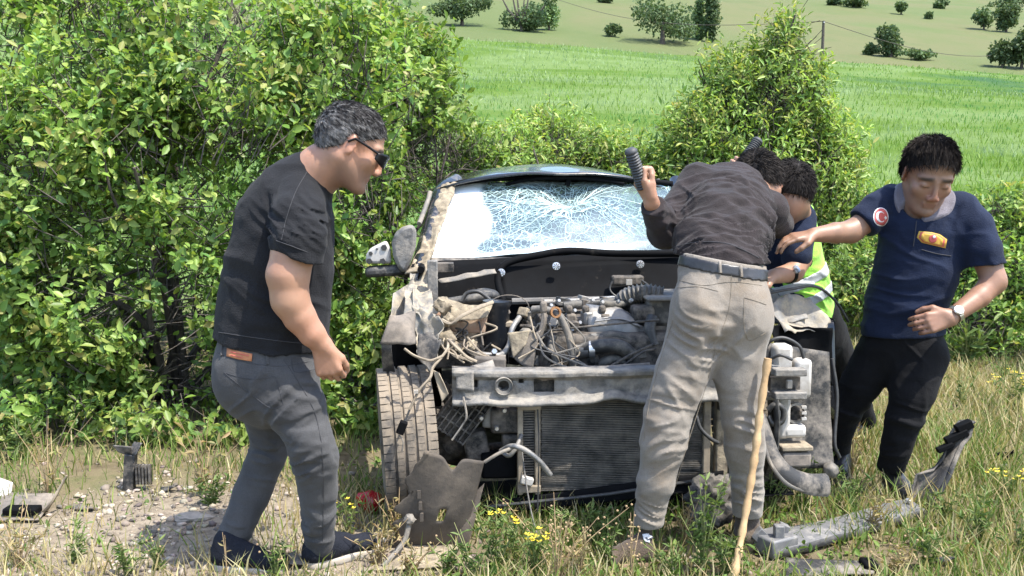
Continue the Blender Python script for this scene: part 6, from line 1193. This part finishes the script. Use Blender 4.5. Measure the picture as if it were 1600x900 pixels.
# long bumper bar and its upright end at the right
a_, b_ = G(1200, 868), G(1428, 806); O = (a_ + b_) / 2; o = empty('bumper_bar', tuple(O), label='long grey crash bar lying on the grass at the front right', cat='debris')
ax_ = unit(b_ - a_); sd_ = unit(np.cross(V3(0, 0, 1), ax_)); Ln = np.linalg.norm(b_ - a_); sec = []
for t in np.linspace(0, 1, 26):
    c_ = a_ + ax_ * Ln * t - O; w2 = .062 - .010 * t; zz = .042 + .004 * math.sin(t * 9); sec.append([c_ - sd_ * (w2 + .005) + V3(0, 0, .015), c_ - sd_ * w2 + V3(0, 0, zz), c_ + V3(0, 0, zz + .014), c_ + sd_ * w2 + V3(0, 0, zz + .01), c_ + sd_ * (w2 + .006) + V3(0, 0, .02)])
P = np.array(sec); Q = P.reshape(-1, 3); Q += .004 * np.stack([noise3(Q * 20 + k) for k in range(3)], 1); MB().grid(Q.reshape(P.shape)).build('bar_shell', MT['bar'], o, sharp=40, solid=.004)
MB().box((a_ - O) + ax_ * .03 + V3(0, 0, .045), (.13, .12, .07), Matrix.Rotation(math.atan2(ax_[1], ax_[0]), 3, 'Z')).build('end_bracket', MT['bar'], o, bevel=.008)
for k, (dx, dz) in enumerate(((.0, .10), (.05, .085), (-.04, .075))): MB().box((a_ - O) + ax_ * (.02 + dx) + sd_ * (.03 * (k - 1)) + V3(0, 0, dz), (.035, .035, .05), Matrix.Rotation(.4 * k, 3, 'Y')).build('bracket_lug', MT['bar'], o, bevel=.003)
bolt('bracket_hole_rim', 'dark', (a_ - O) + ax_ * .04 + V3(0, -.02, .082), (0, -.3, 1), .014, .006, o); bolt('bolt', 'steel', (b_ - O) - ax_ * .04 + V3(0, 0, .07), (0, 0, 1), .014, .01, o)
O = b_; o = empty('broken_bumper_corner', tuple(O), label='dark jagged bumper corner sticking up beyond the grey crash bar', cat='debris')
pl = [((1422, 800, 3.80), (1448, 812, 3.74)), ((1424, 775, 3.81), (1462, 782, 3.76)), ((1432, 742, 3.82), (1476, 757, 3.78)), ((1447, 738, 3.83), (1484, 742, 3.79)), ((1460, 735, 3.84), (1488, 730, 3.80)), ((1474, 718, 3.85), (1497, 708, 3.82)), ((1480, 700, 3.86), (1503, 695, 3.84)), ((1484, 680, 3.87), (1515, 680, 3.85)), ((1490, 672, 3.87), (1518, 664, 3.86)), ((1498, 662, 3.88), (1524, 660, 3.87))]
sec = [[at(*l_) + (at(*r_) - at(*l_)) * t + V3(0, .05 * math.sin(math.pi * t), 0) - O for t in np.linspace(0, 1, 7)] for l_, r_ in pl]; P = np.array(sec); Q = P.reshape(-1, 3); Q += .005 * np.stack([noise3(Q * 18 + k) for k in range(3)], 1); MB().grid(Q.reshape(P.shape)).build('corner_shell', MT['plastic_dusty'], o, sharp=50, solid=.008)
MB().tube([at(*r_) - O for _, r_ in pl[:-1]], .010, 7).build('outer_edge', MT['plastic_dusty'], o)
for q, sz in (((1476, 699, 3.84), (.07, .03, .022)), ((1494, 682, 3.85), (.10, .03, .03)), ((1506, 666, 3.86), (.07, .04, .035))): MB().box(at(*q) - O, sz, Matrix.Rotation(-.45, 3, 'Y')).build('clip_tab', MT['plastic'], o, bevel=.004)
p = G(1300, 893); o = empty('flat_trim_piece', tuple(p), label='flat grey trim piece under the crash bar at the bottom edge', cat='debris'); P = patch(p + V3(-.20, -.10, .02), p + V3(.12, -.08, .03), p + V3(.14, .02, .03), p + V3(-.16, .02, .04), 16, 10, .008, 9, .012, 41); MB().grid(P - p).build('panel', MT['plastic_dusty'], o, sharp=60, solid=.005); MB().box((.12, -.02, .03), (.05, .07, .04)).build('end_clip', MT['plastic'], o, bevel=.008)
p = G(1562, 728); o = empty('black_trim_fragment', tuple(p), label='small curved black plastic fragment in the grass at the far right', cat='debris'); P = patch(V3(-.07, 0, .05), V3(.05, -.02, .09), V3(.07, .02, .0), V3(.0, .03, .03), 10, 8, .01, 12, .03, 43); MB().grid(P).build('shell', MT['plastic'], o, sharp=60, solid=.005); MB().box((-.02, -.06, .02), (.08, .03, .02)).build('strip', MT['greyhose'], o, bevel=.004)
p = G(210, 765); o = empty('ribbed_plastic_bracket', tuple(p), label='dark ribbed plastic bracket at the foot of the left bush', cat='debris'); O = p
Yb = p[1]; MB().box(at(203, 742, Yb) - O, (.05, .04, .20), Matrix.Rotation(.1, 3, 'Y')).build('post', MT['plastic_dusty'], o, bevel=.006); MB().grid(patch(at(178, 695, Yb), at(205, 698, Yb - .03), at(208, 715, Yb), at(185, 705, Yb), 8, 8, .006, 9, 0, 44) - O).build('flap', MT['plastic_dusty'], o, solid=.006); MB().grid(patch(at(198, 708, Yb), at(212, 712, Yb - .03), at(222, 692, Yb), at(210, 690, Yb + .02), 8, 8, .006, 9, 0, 45) - O).build('flap', MT['plastic_dusty'], o, solid=.006)
for k in range(5): MB().box(at(214 + 5 * k, 741, Yb - .02) - O, (.008, .02, .09)).build('rib', MT['plastic_dusty'], o)
MB().box(at(224, 741, Yb) - O, (.075, .015, .095)).build('plate', MT['plastic'], o, bevel=.004)
p = G(55, 805); O = p; o = empty('broken_trim_strip', tuple(p), label='broken tan trim strip with an upturned end at the left edge', cat='debris'); Yb = p[1]
MB().grid(np.maximum(patch(at(-20, 812, Yb - .1), at(60, 815, Yb - .08), at(85, 775, Yb + .12), at(0, 768, Yb + .2), 14, 10, .012, 8, .02, 46) - O, np.array([-9, -9, .01]))).build('panel', MT['liner'], o, sharp=60, solid=.006); MB().tube([q - O for q in smooth_path([at(58, 808, Yb), at(80, 785, Yb), at(92, 765, Yb + .02), at(104, 743, Yb + .03)], 5)], [.02 - .0009 * k for k in range(16)], 7, flat=.5).build('upturned_end', MT['wire'], o); MB().box(at(35, 797, Yb - .05) - O, (.14, .06, .03)).build('dark_slot', MT['plastic'], o, bevel=.008)
p = G(6, 782); o = empty('white_plastic_shard', tuple(p), label='small white plastic shard at the left frame edge', cat='debris'); MB().grid(patch(V3(-.06, 0, .02), V3(.035, -.01, .01), V3(.03, .03, .07), V3(-.05, .05, .09), 8, 8, .008, 14, .01, 47)).build('shard', MT['white_plastic'], o, solid=.004); MB().box((.0, -.02, .02), (.06, .02, .03), Matrix.Rotation(.3, 3, 'Z')).build('broken_edge', MT['white_plastic'], o, bevel=.004)
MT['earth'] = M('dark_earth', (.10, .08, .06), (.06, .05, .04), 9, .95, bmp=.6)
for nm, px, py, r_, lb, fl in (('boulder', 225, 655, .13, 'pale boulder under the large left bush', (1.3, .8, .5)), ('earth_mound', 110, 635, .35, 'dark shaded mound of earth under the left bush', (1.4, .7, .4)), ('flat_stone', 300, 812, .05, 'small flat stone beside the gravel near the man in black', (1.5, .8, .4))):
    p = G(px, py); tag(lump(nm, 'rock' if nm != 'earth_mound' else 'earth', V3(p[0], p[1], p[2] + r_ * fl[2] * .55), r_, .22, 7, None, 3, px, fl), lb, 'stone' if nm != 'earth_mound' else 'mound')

# ------------------------------------------------------------------ weeds, each its own plant
MT['petal'] = M('yellow_petal', (.75, .58, .04), (.65, .48, .03), 30, .7); MT['stalk'] = M('green_stalk', (.16, .20, .06), (.22, .22, .09), 12, .7); MT['drystalk'] = M('dry_stalk', (.34, .25, .13), (.26, .17, .1), 12, .8)
def weed(name, px, py, hpx, label, stems=6, dry=False, flowers=0, spread=.4, leafy=10, ll=.03, group=None, pods=0):
    p = G(px, py); k = np.linalg.norm(p - CP) / F; H = hpx * k; o = empty(name, tuple(p), label=label, cat='plant', group=group); mb = MB(); LP, LD = [], []; fm = MB(); pod = MB()
    for s in range(stems):
        a = rnd.random() * 6.28; e = V3(math.cos(a) * spread * H * rnd.random(), math.sin(a) * spread * H * rnd.random() * .6, H * (.55 + .45 * rnd.random())); pts = smooth_path([V3(0, 0, -.02), e * V3(.35, .35, .5), e], 5); mb.tube(pts, list(np.linspace(.0028, .001, len(pts))), 4)
        for q in range(leafy): t = .1 + .85 * rnd.random(); j = min(int(t * (len(pts) - 1)), len(pts) - 1); LP.append(pts[j]); LD.append(unit(V3(rnd.uniform(-1, 1), rnd.uniform(-1, 1), rnd.uniform(-.1, .8))))
        for q in range(flowers if s % 2 == 0 else 0):
            c = e + V3(rnd.uniform(-.025, .025), rnd.uniform(-.025, .025), rnd.uniform(-.02, .01))
            for w_ in range(4): aa = w_ * 1.57 + rnd.random(); fm.add([c, c + .008 * V3(math.cos(aa - .5), math.sin(aa - .5), .3), c + .012 * V3(math.cos(aa), math.sin(aa), .4), c + .008 * V3(math.cos(aa + .5), math.sin(aa + .5), .3)], [(0, 1, 2, 3)])
        for q in range(pods): j = rnd.randrange(len(pts) // 2, len(pts)); c = pts[j] + V3(rnd.uniform(-.02, .02), rnd.uniform(-.02, .02), rnd.uniform(-.01, .02)); pod.add(IV * .0045 + c, [tuple(f_) for f_ in IF])
    mb.build('stalks', MT['drystalk' if dry else 'stalk'], o, kind='stuff'); n = len(LP)
    if n:
        cc = pick([(.12, .18, .05), (.16, .22, .07), (.09, .15, .04)] if not dry else [(.34, .29, .14), (.28, .22, .11)], n); l = ll * (.6 + .8 * R.random(n)); V, Fx, cx = leaves(np.array(LP), np.array(LD), rdir(n, .8), l, l * .28, cc); mesh_obj('leaves', np_mesh('leaves', V, Fx, cx), MT['grass'], o, kind='stuff')
    if flowers: fm.build('flowers', MT['petal'], o, kind='stuff')
    if pods: pod.build('seed_pods', MT['drystalk'], o, kind='stuff')
WL = 'weeds along the front of the wreck'
for a_ in [('flowering_weed', 835, 905, 115, 'weed with yellow flowers in front of the radiator', 9, False, 5, .5, 16, .035), ('seeding_weed', 870, 915, 140, 'tall thin weed with round seed pods before the radiator', 9, True, 0, .9, 4, .02), ('green_weed', 775, 900, 120, 'feathery green weed right of the torn brown liner', 8, False, 0, .4, 26, .03), ('green_weed', 1098, 900, 170, 'tall feathery green weed between the bending man and the stick', 9, False, 0, .35, 26, .035), ('seeding_weed', 985, 915, 130, 'reddish thin stalk weed by the brown shoe', 4, True, 0, .4, 5, .02), ('green_weed', 1250, 800, 95, 'bushy green weed under the right front corner of the car', 12, False, 0, .8, 22, .032), ('green_weed', 1215, 770, 80, 'dark green weed in the shade beneath the hanging bumper strip', 8, False, 0, .7, 20, .03), ('green_weed', 1330, 800, 80, 'green weed beside the black boot', 8, False, 0, .7, 20, .03), ('dry_weed', 1330, 740, 90, 'dry straw-coloured weed between the boots', 12, True, 0, .6, 8, .03), ('green_weed', 1130, 905, 90, 'low green weed at the foot of the stick', 8, False, 0, .7, 22, .03), ('flowering_weed', 1590, 640, 70, 'weed with yellow flowers at the right frame edge', 9, False, 5, .6, 14, .035), ('flowering_weed', 1575, 790, 60, 'small yellow-flowered weed at the lower right edge', 7, False, 4, .7, 12, .03), ('tall_grass_tuft', 1510, 575, 80, 'tall pale grass tuft below the watch arm', 22, False, 0, .7, 6, .09), ('yellow_weed', 1545, 540, 70, 'yellow-green weed in front of the right bush', 12, False, 2, .6, 18, .05), ('dry_weed', 75, 770, 120, 'dry stalks rising beside the broken trim strip', 7, True, 0, .6, 4, .03), ('green_weed', 25, 720, 70, 'leafy low plant at the left frame edge', 9, False, 0, .8, 14, .05), ('dry_weed', 320, 775, 130, 'dry grass stalks left of the grey jeans', 9, True, 0, .5, 5, .05), ('yellow_weed', 330, 790, 50, 'short yellow-green weed at the gravel edge', 12, False, 0, .9, 16, .03), ('dry_weed', 622, 850, 80, 'dry weed in front of the left tyre', 12, True, 0, .6, 8, .03), ('green_weed', 545, 835, 80, 'thin weed between the dark shoes and the tyre', 7, False, 1, .5, 10, .03), ('dry_weed', 355, 905, 100, 'dry flower stalk in front of the rear dark shoe', 2, True, 0, .2, 3, .02), ('green_weed', 545, 600, 110, 'leafy shoots between the grey jeans and the tyre', 10, False, 0, .7, 12, .05), ('green_weed', 1440, 890, 70, 'green weed near the crash bar end', 8, False, 0, .9, 18, .03), ('green_weed', 1530, 850, 80, 'green weed at the lower right of the verge', 9, False, 0, .9, 20, .03), ('green_weed', 700, 905, 60, 'short weed at the base of the torn brown liner', 7, False, 0, .7, 16, .03), ('green_weed', 930, 850, 70, 'low green growth shaded below the radiator', 14, False, 0, 1.3, 18, .03)]:
    weed(*a_, group=WL, pods=5 if 'seed' in a_[0] else 0)
WW = ['at the bottom edge under the torn brown liner', 'right of the torn brown liner', 'in front of the crooked radiator pipe', 'at the bottom edge before the radiator', 'left of the brown shoe', 'at the bottom edge right of the brown shoe', 'behind the brown shoe in the car shade', 'under the hanging bumper strip', 'between the car corner and the black boots', 'just left of the broken bumper corner', 'in the dirt right of the broken bumper corner', 'in the bottom right corner', 'at the bottom edge right of the crash bar', 'below the watch arm on the bright verge', 'at the right edge below the bush', 'behind the black boots on the verge', 'on the gravel left of the dark shoes', 'on the gravel near the bottom left', 'in the bottom left corner', 'at the bottom edge of the gravel', 'between the two dark shoes', 'right of the front dark shoe']
for k, (px, py, h_) in enumerate([(640, 905, 70), (740, 915, 90), (800, 880, 80), (905, 910, 100), (950, 890, 80), (1050, 905, 70), (1070, 850, 80), (1200, 810, 90), (1280, 780, 100), (1360, 830, 70), (1480, 820, 60), (1590, 880, 90), (1400, 900, 60), (1500, 640, 60), (1570, 600, 60), (1450, 620, 50), (250, 890, 60), (120, 880, 70), (30, 890, 90), (200, 900, 50), (430, 905, 60), (590, 880, 70)]):
    weed('straggly_weed', px, py, h_, 'thin straggly weed ' + WW[k], 7, k % 3 == 0, 0, .8, 14, .028, group='straggly weeds on the verge', pods=2 if k % 4 == 0 else 0)
for k, (px, py, s_) in enumerate([(130, 800, .05), (265, 770, .04), (470, 880, .07), (1470, 880, .05), (1340, 890, .06), (660, 830, .05)]):
    p = G(px, py); mb = MB(); mb.grid(patch(V3(-s_, 0, .012), V3(s_, -.01, .02), V3(s_ * .7, s_ * .6, .012), V3(-s_ * .6, s_ * .8, .03), 7, 6, .012, 16, .012, 60 + k)); o = mb.build('plastic_splinter', MT['plastic_dusty' if k % 2 else 'liner'], sharp=60, solid=.004); o.location = p; o.rotation_euler = (0, 0, k * 1.1)
    tag(o, ['dark plastic splinter on the gravel near the broken trim strip', 'small dark splinter between gravel and ribbed bracket', 'curled plastic splinter at the front dark shoe', 'splinter in the bare dirt right of the crash bar', 'splinter just below the crash bar', 'splinter at the foot of the torn brown liner'][k], 'debris', 'plastic splinters around the wreck')
bpy.data.meshes.remove(ico)
